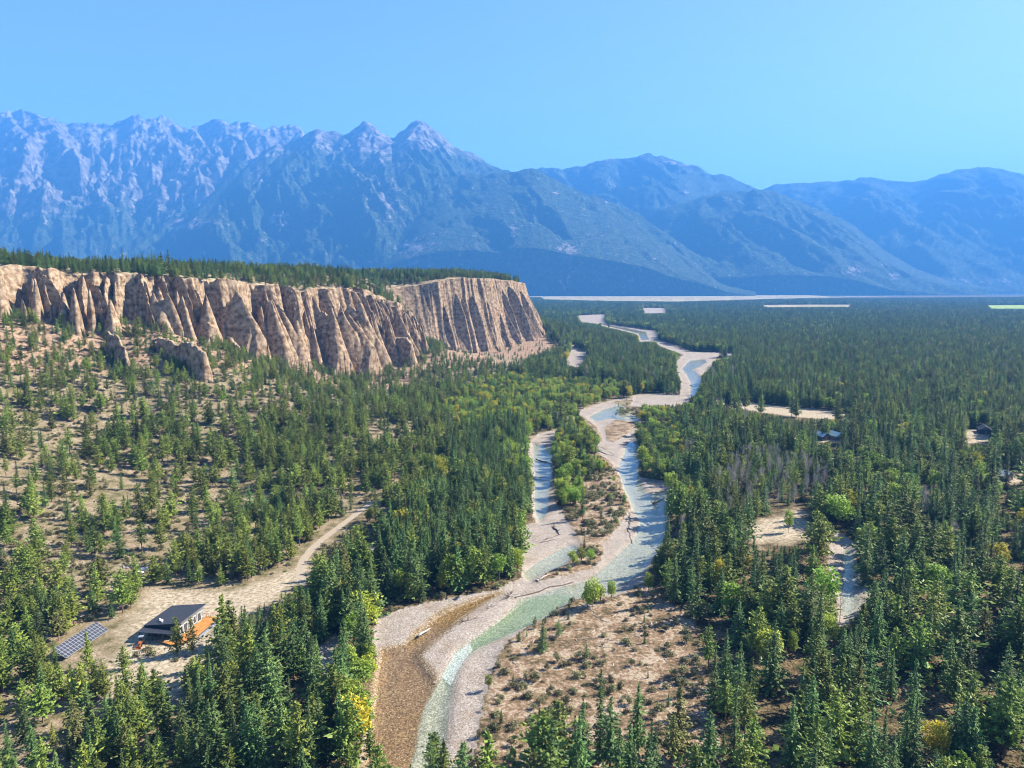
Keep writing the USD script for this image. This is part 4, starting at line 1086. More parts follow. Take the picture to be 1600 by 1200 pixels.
for a, b, c_, lab in EDGE_TREES:
    dep = float(np.interp(a, E[4:17, 0], E[4:17, 3])) + 30
    p = at(a, c_, dep)
    zt_, _ = terrace_z(p[:1], p[1:2])
    S_at.append((p[0], p[1], float(zt_[0]), "fir_tree", max(6, p[2] - float(zt_[0])), 1.0, lab))
sxy = np.array([s[:2] for s in S_at])

HOUSE_XY = flat(np.array([270.0]), np.array([985.0]))[0]
PANEL_XY = flat(np.array([128.0]), np.array([1010.0]))[0]
OPEN_VIEW = [poly(*p) for p in ([(587, 1045), (582, 985), (592, 962), (640, 946), (725, 929), (774, 919), (813, 902), (816, 884), (832, 797), (829, 757), (826, 725), (823, 695), (840, 678), (866, 672), (866, 720), (868, 782), (890, 815), (906, 850), (880, 884), (842, 905), (867, 902), (926, 888), (941, 868), (985, 790), (955, 724), (928, 702), (942, 686), (908, 648), (940, 632), (960, 630), (962, 650), (997, 652), (994, 686), (1002, 712), (997, 740), (1042, 760), (1040, 822), (1030, 852), (1008, 890), (961, 928), (897, 930), (832, 968), (780, 1016), (765, 1045)],
             [(1067, 614), (1066, 597), (1056, 572), (1074, 552), (1116, 551), (1145, 554), (1116, 560), (1108, 574), (1092, 588), (1095, 604), (1086, 614)], [(1000, 628), (998, 620), (1030, 617), (1066, 620), (1076, 626), (1030, 630)], [(1024, 531), (1070, 547), (1078, 551), (1062, 550), (1030, 538)], [(940, 507), (974, 511), (1022, 518), (1027, 531), (998, 532), (997, 521), (960, 512)], [(904, 494), (943, 492), (944, 498), (934, 504), (908, 501)], [(1006, 482), (1037, 482), (1042, 488), (1007, 489)],
             [(885, 568), (896, 547), (918, 553), (904, 571)], [(1110, 624), (1200, 634), (1290, 643), (1330, 650), (1250, 650), (1200, 643)], [(1306, 836), (1318, 838), (1335, 852), (1335, 876), (1350, 914), (1358, 926), (1335, 955), (1314, 975), (1309, 930), (1299, 880)], [(1172, 820), (1220, 802), (1258, 798), (1266, 826), (1245, 842), (1190, 850)],
             [(464, 905), (462, 878), (484, 852), (527, 824), (568, 790), (574, 794), (530, 832), (492, 858), (482, 890), (482, 908)], [(1190, 477), (1328, 476.5), (1328, 478.5), (1200, 479)], [(1545, 478), (1640, 477), (1640, 481), (1550, 481)], [(1510, 676), (1548, 671), (1552, 686), (1514, 690)], [(1276, 678), (1318, 676), (1318, 686), (1276, 688)], [(1556, 742), (1600, 740), (1600, 752), (1562, 754)],
             [(840, 459), (1600, 457), (1600, 463), (1240, 465.5), (1060, 470.5), (950, 469.5), (850, 467)], [(222, 978), (272, 942), (325, 942), (340, 966), (300, 1006), (240, 1006)], [(400, 945), (330, 935), (300, 920), (420, 905), (462, 890), (470, 905)], [(92, 1010), (156, 971), (170, 984), (104, 1030)])]
OPEN_ALL = shapely.unary_union([o.buffer(1.2 if o.bounds[3] > 500 else 0.2) for o in OPEN_VIEW])
shapely.prepare(OPEN_ALL)
pa = np.array([(p[0], p[1], p[2], p[4]) for p in P])
hh_ = pa[:, 3].copy()
for _ in range(7):
    bad = np.zeros(len(pa), bool)
    for fr_ in (1.0, 0.85, 0.7, 0.55, 0.4):
        bx, by = to_px(pa[:, :3] + np.stack([0 * hh_, 0 * hh_, hh_ * fr_], -1))
        bad |= inside(OPEN_ALL, bx, by)
    hh_ = np.where(bad, hh_ * 0.68, hh_)
sh_ = np.array([p[3] == "shrub" for p in P])
kp = (hh_ > 1.6) | sh_
P = [p[:4] + (h_,) + p[5:] for p, h_, k_ in zip(P, hh_, kp) if k_]
arr = np.array([(p[0], p[1]) for p in P])
dsing, _ = cKDTree(sxy).query(arr)
lim = np.array([1.0 if p[3] == "shrub" else 3.2 for p in P])
hp, hpy = to_px(np.array([(p[0], p[1], p[2]) for p in P]))
occ = inside(poly((195, 1012), (222, 960), (270, 935), (335, 935), (352, 965), (300, 1020), (240, 1015)), hp, hpy) | inside(poly((80, 1015), (156, 965), (180, 985), (105, 1040)), hp, hpy) | inside(poly((205, 905), (212, 886), (250, 878), (252, 892), (225, 905)), hp, hpy)
P = [p for p, d, l, o in zip(P, dsing, lim, occ) if d > l and not o]
print("plants", len(P), len(TERR[0]))

# ------------------------------------------------------------------ plant them: the largest of each kind one by one, the rest as stuff
ZONE_TEXT = {
    "yard": ("on the sandy ground by the house", "trees on the sandy ground by the house"), "solar": ("in the thicket behind the solar panels", "trees in the thicket behind the solar panels"), "open": ("on the dry open slope left of the white bales", "trees on the dry open slope"),
    "grove": ("in the grove between the house and the path", "trees in the grove between the house and the path"), "pathside": ("beside the winding path", "trees beside the winding path"), "bottom": ("in the tall stand between the house and the gravel bar", "tall stand between the house and the gravel bar"),
    "mid": ("in the dense dark stand on the left bank of the creek", "dense stand on the left bank of the creek"), "island": ("on the wooded head of the island", "trees on the head of the island"), "isle_r": ("in the clump on the right bank opposite the island", "clump on the right bank opposite the island"),
    "decid": ("in the yellow green grove below the far bluff", "yellow green grove below the far bluff"), "bare": ("in the grey leafless patch on the right bank", "trees in the grey patch on the right bank"), "scrub": ("on the reddish scrub bar", "young trees on the reddish scrub bar"),
    "slope": ("on the half open slope below the cliff", "trees on the half open slope below the cliff"), "talus": ("on the steep bare slope at the foot of the cliff", "trees at the foot of the cliff"), "apron": ("on the pale sandy apron under the far bluff", "trees on the sandy apron under the far bluff"), "isle_dry": ("on the dry part of the island", "trees on the dry part of the island"),
    "right": ("in the forest on the right side of the creek", "forest right of the creek"), "left": ("on the lower slope left of the creek", "trees on the lower slope left of the creek"), "far": ("in the dense forest of the valley floor", "dense forest of the valley floor"), "shrub": ("", ""),
}
KIND_TEXT = {"fir_tree": "dark pointed fir", "pine_tree": "yellow green pine", "broadleaf_tree": "leafy poplar", "bare_tree": "leafless tree", "shrub": "grey green shrub"}
CAT = {"fir_tree": "tree", "pine_tree": "tree", "broadleaf_tree": "tree", "bare_tree": "tree", "shrub": "shrub"}
PLURAL = {"fir_tree": "firs", "pine_tree": "pines", "broadleaf_tree": "poplars", "bare_tree": "leafless trees", "shrub": "shrubs"}


def plant(kind, x, y, z, h, spread, label, group, q):
    s = h / NOMINAL[kind]
    protos = KINDS[kind][1]
    x_ = thing(kind, label, CAT[kind], (x, y, z), q.uniform(0, 360), group, (s * spread, s * spread, s))
    x_.GetReferences().AddInternalReference(f"/World/plant_kinds/{kind}_{q.integers(len(protos)):03d}")
    x_.SetInstanceable(True)


q = np.random.default_rng(91)
for (x, y, z, kd, h, spd, lab) in S_at:
    plant(kd, x, y, z, h, spd, lab, None, q)
SH = [("on the wooded island", lambda a, b: inside(Z_ISLAND, [a], [b])[0]), ("on the dry part of the island", lambda a, b: 850 < a < 990 and 740 < b < 905), ("beside the winding path", lambda a, b: inside(Z_PATHSIDE, [a], [b])[0]), ("among the pines between house and path", lambda a, b: inside(Z_GROVE, [a], [b])[0]),
      ("on the half open slope below the cliff", lambda a, b: inside(Z_SLOPE, [a], [b])[0]), ("at the foot of the cliff", lambda a, b: inside(Z_TALUS, [a], [b])[0]), ("on the left bank of the gravel bar", lambda a, b: 580 < a < 780 and b > 915), ("along the right bank of the creek", lambda a, b: 990 < a < 1110 and b < 960), ("along the left bank of the side channel", lambda a, b: 780 < a < 860 and b < 920), ("around the oxbow water", lambda a, b: 1270 < a < 1400 and 800 < b < 1000),
      (("on the dry slope"), lambda a, b: Z_OPEN.contains(shapely.Point(a, b)) or Z_SOLAR_GROVE.contains(shapely.Point(a, b))), ("on the scrub bar", lambda a, b: Z_SCRUB.contains(shapely.Point(a, b))), ("near the house", lambda a, b: Z_YARD.contains(shapely.Point(a, b)))]


SUBZONES = [("along the right bank by the wide shallow bend", poly((1000, 740), (1060, 740), (1120, 900), (1030, 925), (1005, 890))), ("right of the reddish scrub bar", poly((1020, 900), (1130, 900), (1180, 1200), (1085, 1200), (1085, 960))),
            ("between the dry clearing and the creek", poly((1060, 740), (1170, 760), (1170, 900), (1120, 900))), ("around the dry clearing on the right bank", poly((1150, 770), (1290, 770), (1290, 890), (1150, 890))), ("on the left side of the oxbow water", poly((1220, 850), (1312, 850), (1320, 1000), (1230, 1000))),
            ("on the right side of the oxbow water", poly((1330, 810), (1440, 810), (1440, 990), (1350, 990))), ("behind the oxbow water", poly((1290, 720), (1420, 720), (1420, 812), (1290, 825))), ("in front of the oxbow water", poly((1230, 985), (1440, 985), (1440, 1200), (1230, 1200))),
            ("near the bottom between scrub bar and oxbow", poly((1100, 900), (1230, 890), (1230, 1200), (1150, 1200))), ("in the bottom right corner of the forest", poly((1440, 930), (1700, 930), (1700, 1200), (1440, 1200))), ("at the right edge above the bottom corner", poly((1440, 740), (1700, 740), (1700, 930), (1440, 930))),
            ("around the cabins on the right", poly((1240, 655), (1700, 655), (1700, 740), (1240, 740)))]


def forest(name, label, kind, rows, spreads, q):
    pi = UsdGeom.PointInstancer.Define(stage, path_of(name))
    tag(pi.GetPrim(), label, None, None, "stuff")
    n_p = len(KINDS[kind][1])
    for i in range(n_p):
        pr = UsdGeom.Xform.Define(stage, f"{pi.GetPath()}/kinds/{kind}_{i:03d}")
        pr.GetPrim().GetReferences().AddInternalReference(f"/World/plant_kinds/{kind}_{i:03d}")
        pi.CreatePrototypesRel().AddTarget(pr.GetPath())
    r_ = np.array(rows, float)
    n = len(r_)
    s = r_[:, 3] / NOMINAL[kind]
    a = q.uniform(0, 2 * np.pi, n)
    pi.CreateProtoIndicesAttr(Vt.IntArray.FromNumpy(q.integers(0, n_p, n).astype(np.int32)))
    pi.CreatePositionsAttr(Vt.Vec3fArray.FromNumpy(r_[:, :3].astype(np.float32)))
    pi.CreateScalesAttr(Vt.Vec3fArray.FromNumpy(np.stack([s * spreads, s * spreads, s], -1).astype(np.float32)))
    pi.CreateOrientationsAttr(Vt.QuathArray([Gf.Quath(float(math.cos(t / 2)), 0, 0, float(math.sin(t / 2))) for t in a]))


for kind in KINDS:
    rows = [p for p in P if p[3] == kind]
    pos = np.array([p[:3] for p in rows], float)
    pz = land(pos[:, 0], pos[:, 1]) if kind != "shrub" else pos[:, 2]
    pz = np.where(pos[:, 1] > 2480, 0.0, pz) - 0.1
    hh = np.array([p[4] for p in rows]); sp = np.array([p[5] for p in rows])
    px, py = to_px(pos)
    _, tpy = to_px(pos + np.stack([0 * hh, 0 * hh, hh], -1))
    seen = (px > 0) & (px < 1600) & (py > 0) & (tpy < 1195)
    infr = seen & (tpy < 1045) & (py < 1075)
    big = np.where(seen, hh / np.linalg.norm(pos - CAMP, axis=1), 0) * np.where(infr, 1.0, 0.55)
    order = np.argsort(-big)
    used_one = KIND_TEXT[kind]
    nearest_done = set()
    for i in order[:300]:
        zn = rows[i][6]
        if kind == "shrub":
            where, grp = "on the ground between the trees", "shrubs between the trees"
            for w_, fn in SH:
                if fn(px[i], py[i]):
                    where, grp = w_, "shrubs " + w_
        else:
            where, _g = ZONE_TEXT[zn]
            if zn == "right":
                where = next((t for t, z_ in SUBZONES if inside(z_, px[i:i + 1], py[i:i + 1])[0]), where)
            grp = PLURAL[kind] + " " + where
        size = ""
        if kind != "shrub":
            rel = hh[i] / np.median(hh[order[:300]])
            size = ("tall " if rel > 1.18 else "small " if rel < 0.72 else "") + ("broad " if sp[i] > 1.1 else "slender " if sp[i] < 0.93 else "")
        else:
            size = "large " if hh[i] > 1.9 else "small " if hh[i] < 1.2 else ""
        plant(kind, *pos[i, :2], pz[i], hh[i], sp[i], " ".join(f"{size}{KIND_TEXT[kind]} {where}".split()[:16]), (size + grp)[:110], q)
    rest = order[300:]
    if len(rest):
        forest({"fir_tree": "fir_forest", "pine_tree": "pine_wood", "broadleaf_tree": "broadleaf_wood", "shrub": "shrubland", "bare_tree": "bare_wood"}[kind],
               {"fir_tree": "dense fir forest filling the valley floor", "pine_tree": "pines covering the slope below the cliff and mixed into the forest", "broadleaf_tree": "yellow green poplars mixed into the forest along the creek",
                "shrub": "low shrubs on the slope and along the banks", "bare_tree": "grey leafless trees in the forest"}[kind], kind,
               np.column_stack([pos[rest, :2], pz[rest], hh[rest]]), sp[rest], q)
tr_ = np.column_stack([TERR[0], TERR[1], TERR[2] - 0.3, TERR[3] * (1 + 0.35 * n2(TERR[0], TERR[1], 40, 3, 95))])
tp_ = n2(TERR[0], TERR[1], 60, 3, 96) + q.uniform(-0.5, 0.5, len(tr_)) > 0.05
forest("terrace_forest", "dark fir forest along the top of the cliff", "fir_tree", tr_[~tp_], q.uniform(0.9, 1.35, (~tp_).sum()), q)
forest("terrace_pines", "bushy lighter pines mixed into the forest on top of the cliff", "pine_tree", tr_[tp_] * [1, 1, 1, 0.85], q.uniform(1.0, 1.5, tp_.sum()), q)
#@@OBJECTS
# ------------------------------------------------------------------ the house with its deck
def box(x0, x1, y0, y1, z0, z1):
    return trimesh.creation.box(bounds=[[x0, y0, z0], [x1, y1, z1]])


def cat(*ms):
    return trimesh.util.concatenate([m if isinstance(m, trimesh.Trimesh) else trimesh.Trimesh(*m, process=False) for m in ms])


def slab(pts, thick):
    """A flat plate with the given upper corners (anticlockwise) and a thickness downwards."""
    p = np.array(pts, float)
    n = len(p)
    v = np.vstack([p, p - [0, 0, thick]])
    f = [[0, k, k + 1] for k in range(1, n - 1)] + [[n, n + k + 1, n + k] for k in range(1, n - 1)]
    for k in range(n):
        j = (k + 1) % n
        f += [[k, n + k, n + j], [k, n + j, j]]
    return trimesh.Trimesh(v, f, process=False)


def cyl(r_, h, at_=(0, 0, 0), axis="z", n=14):
    m = trimesh.creation.cylinder(r_, h, sections=n)
    if axis == "x":
        m.apply_transform(trimesh.transformations.rotation_matrix(math.pi / 2, [0, 1, 0]))
    if axis == "y":
        m.apply_transform(trimesh.transformations.rotation_matrix(math.pi / 2, [1, 0, 0]))
    m.apply_translation(at_)
    return m


ROOF = plain("dark_metal_roof_look", (0.030, 0.032, 0.040), 0.45, 0.4, 0.2, 0.6)
FASCIA = plain("grey_fascia_look", (0.10, 0.105, 0.12), 0.6)
SIDING_D = plain("dark_siding_look", (0.045, 0.047, 0.052), 0.8)
SIDING_L = plain("pale_siding_look", (0.13, 0.135, 0.135), 0.8)
TRIM = plain("white_trim_look", (0.72, 0.72, 0.70), 0.6)
g = look("cedar_deck_look")
brd = g.n("wave_texture", "fac", vector=g.p, scale=1.1, wave_type="bands", bands_direction="x", distortion=0.3)
DECK = g.done(g.mul(g.band(brd, 0.0, 0.25), g.mul(1.0, g.ramp(g.noise(0.9, 4), [(0.3, (0.58, 0.36, 0.15)), (0.7, (0.72, 0.48, 0.23))]), (0.75, 0.7, 0.65)), g.ramp(g.noise(0.9, 4), [(0.3, (0.58, 0.36, 0.15)), (0.7, (0.72, 0.48, 0.23))])), 0.75)
CEDAR = plain("cedar_frame_look", (0.42, 0.20, 0.10), 0.7)
g = look("window_glass_look")
PANE = g.n("principled_bsdf", "BSDF", base_color=(0.03, 0.045, 0.06), roughness=0.06, specular_ior_level=0.8)
PANE = g.end(PANE.s)
METAL = plain("grey_steel_look", (0.45, 0.46, 0.48), 0.4, 0.5, metallic=0.6)
CELL = plain("solar_cell_look", (0.035, 0.038, 0.050), 0.35, 0.4, 0.3, 2.0)
WRAP = plain("white_wrap_look", (0.72, 0.73, 0.74), 0.5)
ORANGE = plain("orange_paint_look", (0.28, 0.085, 0.03), 0.5, 0.4)
BLACK = plain("black_rubber_look", (0.02, 0.02, 0.02), 0.8)
STONE = plain("grey_stone_look", (0.22, 0.20, 0.20), 0.9, 0.1, 0.4, 0.6)

hx, hy = -104.2, 213.6
hz = float(ground_z(np.array([hx]), np.array([hy]))[0])
H_ = thing("house", "low modern house with dark mono pitch roof and orange deck", "house", (hx, hy, hz), -9)
ZL, ZR = 3.5, 5.0
zr = lambda x: ZL + (ZR - ZL) * (x + 6.0) / 12.0
X0, X1, Y0, Y1 = -5.2, 5.2, -5.4, 7.2
wv = [(X0, Y0), (X1, Y0), (X1, Y1), (X0, Y1)]
wall = slab([(a, b, zr(a) - 0.30) for a, b in wv], 0)
vv = np.array([(a, b, zr(a) - 0.30) for a, b in wv] + [(a, b, -0.6) for a, b in wv])
wall = trimesh.Trimesh(vv, [[0, 1, 2], [0, 2, 3]] + [t for k in range(4) for t in ([k, 4 + k, 4 + (k + 1) % 4], [k, 4 + (k + 1) % 4, (k + 1) % 4])], process=False)
obj("wall", wall, SIDING_D, H_)
rf = obj("roof", slab([(-6.0, -5.9, zr(-6.0)), (6.0, -5.9, zr(6.0)), (6.0, 8.0, zr(6.0)), (-6.0, 8.0, zr(-6.0))], 0.24), ROOF, H_)
for k in range(13):
    xx = -5.5 + k * 0.92
    obj("roof_seam", slab([(xx, -5.85, zr(xx) + 0.045), (xx + 0.05, -5.85, zr(xx) + 0.045), (xx + 0.05, 7.95, zr(xx) + 0.045), (xx, 7.95, zr(xx) + 0.045)], 0.06), ROOF, rf)
for fa in (box(6.0, 6.06, -5.9, 8.0, zr(6) - 0.26, zr(6) + 0.03), box(-6.06, -6.0, -5.9, 8.0, zr(-6) - 0.26, zr(-6) + 0.03)):
    obj("fascia", fa, FASCIA, H_)
obj("porch_roof", slab([(-6.2, -8.6, 2.75), (5.2, -8.6, 2.95), (5.2, -5.42, 3.25), (-6.2, -5.42, 3.05)], 0.2), ROOF, H_)
obj("porch_fascia", slab([(-6.25, -8.66, 2.78), (5.25, -8.66, 2.98), (5.25, -8.6, 2.98), (-6.25, -8.6, 2.78)], 0.24), FASCIA, H_)
for xx in (-5.8, -1.8, 2.0, 4.9):
    obj("porch_post", box(xx - 0.09, xx + 0.09, -8.4, -8.22, -0.3, 2.62), SIDING_D, H_)
obj("side_cladding", slab([(5.2, -5.4, 0), (5.26, -5.4, 0), (5.26, 7.2, 0), (5.2, 7.2, 0)], 0).__class__(vertices=np.array([(5.203, Y0, -0.3), (5.26, Y0, -0.3), (5.26, Y1, -0.3), (5.203, Y1, -0.3), (5.203, Y0, 4.45), (5.26, Y0, 4.45), (5.26, Y1, 4.45), (5.203, Y1, 4.45)]), faces=trimesh.creation.box().faces * 0 + np.array([[0, 2, 1], [0, 3, 2], [4, 5, 6], [4, 6, 7], [0, 1, 5], [0, 5, 4], [1, 2, 6], [1, 6, 5], [2, 3, 7], [2, 7, 6], [3, 0, 4], [3, 4, 7]]), process=False), SIDING_L, H_)


def window(x, y, z0, z1, w, side):
    """side 'x': in the right wall; 'y': in the near wall."""
    if side == "x":
        fr = cat(box(x, x + 0.06, y, y + w, z0, z0 + 0.09), box(x, x + 0.06, y, y + w, z1 - 0.09, z1), box(x, x + 0.06, y, y + 0.09, z0 + 0.09, z1 - 0.09), box(x, x + 0.06, y + w - 0.09, y + w, z0 + 0.09, z1 - 0.09))
        pn = box(x, x + 0.02, y + 0.09, y + w - 0.09, z0 + 0.09, z1 - 0.09)
    else:
        fr = cat(box(x, x + w, y - 0.06, y, z0, z0 + 0.09), box(x, x + w, y - 0.06, y, z1 - 0.09, z1), box(x, x + 0.09, y - 0.06, y, z0 + 0.09, z1 - 0.09), box(x + w - 0.09, x + w, y - 0.06, y, z0 + 0.09, z1 - 0.09))
        pn = box(x + 0.09, x + w - 0.09, y - 0.02, y, z0 + 0.09, z1 - 0.09)
    o = obj("window", fr, TRIM, H_)
    obj("pane", pn, PANE, o)


for yy, w_, z0, z1 in ((-4.8, 1.2, 1.0, 3.4), (-3.2, 1.9, 0.55, 3.4), (-0.6, 1.9, 0.55, 3.4), (1.9, 1.3, 1.0, 3.4), (4.0, 1.9, 0.55, 3.4), (6.2, 0.7, 1.2, 3.4)):
    window(5.263, yy, z0, z1, w_, "x")
for xx, z0, z1 in ((1.3, 1.75, 2.5), (2.9, 1.75, 2.5), (1.3, 0.7, 1.55), (2.9, 0.7, 1.55)):
    window(xx, Y0 - 0.003, z0, z1, 1.35, "y")
d_ = obj("door", cat(box(-3.2, -3.08, Y0 - 0.07, Y0 - 0.003, -0.2, 2.2), box(-0.5, -0.38, Y0 - 0.07, Y0 - 0.003, -0.2, 2.2), box(-3.08, -0.5, Y0 - 0.07, Y0 - 0.003, 2.08, 2.2), box(-1.85, -1.73, Y0 - 0.07, Y0 - 0.003, -0.2, 2.08)), CEDAR, H_, label="double door with a reddish wooden frame")
obj("pane", box(-3.05, -0.53, Y0 - 0.03, Y0 - 0.003, -0.18, 2.05), PANE, d_)
for xx, yy, h in ((-2.6, -2.9, 0.5), (-2.0, -3.6, 0.35), (-1.2, -3.9, 0.6), (-0.7, -4.6, 0.45)):
    v_ = obj("roof_vent", cyl(0.16, h, (xx, yy, zr(xx) + h / 2 - 0.02)), METAL, H_)
    obj("cap", cat(cyl(0.28, 0.09, (xx, yy, zr(xx) + h + 0.03)), box(xx - 0.45, xx - 0.2, yy + 0.1, yy + 0.5, zr(xx) - 0.02, zr(xx) + 0.12)), WRAP, v_)
dk = [(5.28, -8.2), (9.2, -8.2), (10.2, -3.0), (10.2, 8.6), (5.28, 8.6)]
dn = [(-0.2, -9.4), (6.2, -11.4), (9.2, -8.2), (5.28, -8.2), (5.28, -7.2)]
dko = obj("deck", cat(slab([(a, b, 0.52) for a, b in dk], 0.16), slab([(a, b, 0.515) for a, b in [(0.4, -8.7), (5.6, -10.4), (9.2, -8.2), (5.28, -8.2)]], 0.16)), DECK, H_, label="orange cedar deck along the right side")
for k in range(6):
    obj("deck_post", box(10.0, 10.14, -2.8 + 2.2 * k, -2.66 + 2.2 * k, -0.7, 0.36), SIDING_D, dko)
for k in range(7):
    yy = 8.45
    obj("railing_post", box(5.6 + k * 0.72, 5.68 + k * 0.72, yy, yy + 0.08, 0.52, 1.5), CEDAR, dko)
obj("railing_top", box(5.5, 10.1, 8.42, 8.56, 1.5, 1.56), CEDAR, dko)
obj("deck_skirt", cat(box(10.2, 10.26, -2.9, 8.6, -0.7, 0.46)), SIDING_D, dko)
obj("side_step", slab([(10.27, -4.0, 0.12), (11.3, -4.0, 0.12), (11.3, 8.6, 0.12), (10.27, 8.6, 0.12)], 0.5), METAL, H_, label="grey strip beside the deck")

# ------------------------------------------------------------------ solar panels
pc = np.array([-126.7, 203.2])
pz = float(ground_z(pc[:1], pc[1:])[0])
A_ = thing("solar_array", "long tilted array of solar panels on the sandy ground left of the house", "solar panels", (pc[0], pc[1], pz), -9)
HW, LN, ZA, ZB = 2.05, 17.4, 3.1, 0.75
pt = lambda a, b, off=0.0: (-HW + 2 * HW * a, -LN / 2 + LN * b, ZA + (ZB - ZA) * a + off)
obj("frame", slab([pt(0, 0), pt(1, 0), pt(1, 1), pt(0, 1)], 0.06), METAL, A_)
for i in range(4):
    for j in range(16):
        a0, a1 = (i + 0.05) / 4, (i + 0.95) / 4
        b0, b1 = (j + 0.075) / 16, (j + 0.925) / 16
        obj("panel", slab([pt(a0, b0, 0.035), pt(a1, b0, 0.035), pt(a1, b1, 0.035), pt(a0, b1, 0.035)], 0.03), CELL, A_)
for j in range(6):
    yy = -LN / 2 + 1.2 + j * 3.0
    obj("post", box(-HW + 0.35, -HW + 0.47, yy, yy + 0.12, -0.5, 2.75), METAL, A_)
    obj("post", box(HW - 0.55, HW - 0.43, yy, yy + 0.12, -0.5, 0.93), METAL, A_)

# ------------------------------------------------------------------ bales, stones, tractor
for (a, b), lab in zip(((218.5, 897), (226.5, 891.5), (235.5, 886.5)), ("white wrapped bale nearest the house, lowest of three in a row", "middle one of three white wrapped bales in a row", "white wrapped bale under the pines, highest of three in a row")):
    p = hit(a, b)[0]
    o = thing("wrapped_bale", lab, "bale", p, -4)
    m = trimesh.creation.capsule(height=1.9, radius=0.62, count=[10, 16])
    m.apply_transform(trimesh.transformations.rotation_matrix(math.pi / 2, [0, 1, 0]))
    m.apply_translation([-0.0 - m.bounds.mean(0)[0], 0, 0.56])
    m.vertices[:, 2] = np.maximum(m.vertices[:, 2], -0.05) * 0.95
    obj("wrapping", m, WRAP, o, smooth=True)
    obj("band", cat(*[cyl(0.635, 0.05, (xx, 0, 0.53), "x", 18) for xx in (-0.6, 0.0, 0.6)]), METAL, o)
p = hit(206, 886)[0]
o = thing("stone_heap", "low heap of grey stones beside the white bales", "stone heap", p)
q = np.random.default_rng(5)
for k in range(46):
    m = trimesh.creation.icosphere(1, q.uniform(0.25, 0.6))
    m.vertices *= q.uniform(0.7, 1.2, 3)
    m.vertices += q.normal(0, 0.05, m.vertices.shape)
    m.apply_translation([q.normal(0, 2.2), q.normal(0, 1.0), q.uniform(0.0, 0.3)])
    obj("stone", m, STONE, o)
p = hit(220, 1008)[0]
T_ = thing("tractor", "small orange tractor with a loader bucket parked before the house porch", "tractor", p, 10)
obj("body", cat(box(-0.42, 0.42, -0.9, 1.1, 0.55, 0.85), box(-0.55, 0.55, 0.5, 1.3, 0.85, 1.0)), BLACK, T_)
hd = trimesh.creation.box(bounds=[[-0.36, -1.5, 0.75], [0.36, -0.2, 1.35]])
hd.vertices[(hd.vertices[:, 1] < -1) & (hd.vertices[:, 2] > 1)] -= [0, -0.15, 0.15]
obj("hood", hd, ORANGE, T_)
obj("seat", cat(box(-0.3, 0.3, 0.45, 0.95, 1.0, 1.12), box(-0.3, 0.3, 0.9, 1.02, 1.1, 1.6)), BLACK, T_)
obj("roll_bar", cat(box(-0.55, -0.47, 1.1, 1.18, 0.9, 2.3), box(0.47, 0.55, 1.1, 1.18, 0.9, 2.3), box(-0.55, 0.55, 1.1, 1.18, 2.3, 2.38)), BLACK, T_)
obj("canopy", box(-0.7, 0.7, 0.1, 1.4, 2.381, 2.45), METAL, T_)
obj("steering_wheel", cyl(0.2, 0.04, (0, 0.2, 1.45)), BLACK, T_)
for sx_ in (-1, 1):
    obj("wheel", cyl(0.62, 0.34, (0.66 * sx_, 0.8, 0.6), "x", 18), BLACK, T_)
    obj("wheel", cyl(0.36, 0.24, (0.55 * sx_, -1.1, 0.35), "x", 16), BLACK, T_)
    obj("loader_arm", stick([[0.5 * sx_, 0.1, 1.1], [0.5 * sx_, -1.3, 1.0], [0.5 * sx_, -2.1, 0.35]], 0.07, 0.06), ORANGE, T_)
obj("bucket", cat(box(-0.8, 0.8, -2.2, -2.12, 0.1, 0.65), box(-0.8, 0.8, -2.7, -2.2, 0.06, 0.13), box(-0.8, -0.75, -2.7, -2.2, 0.13, 0.6), box(0.75, 0.8, -2.7, -2.2, 0.13, 0.6)), ORANGE, T_)

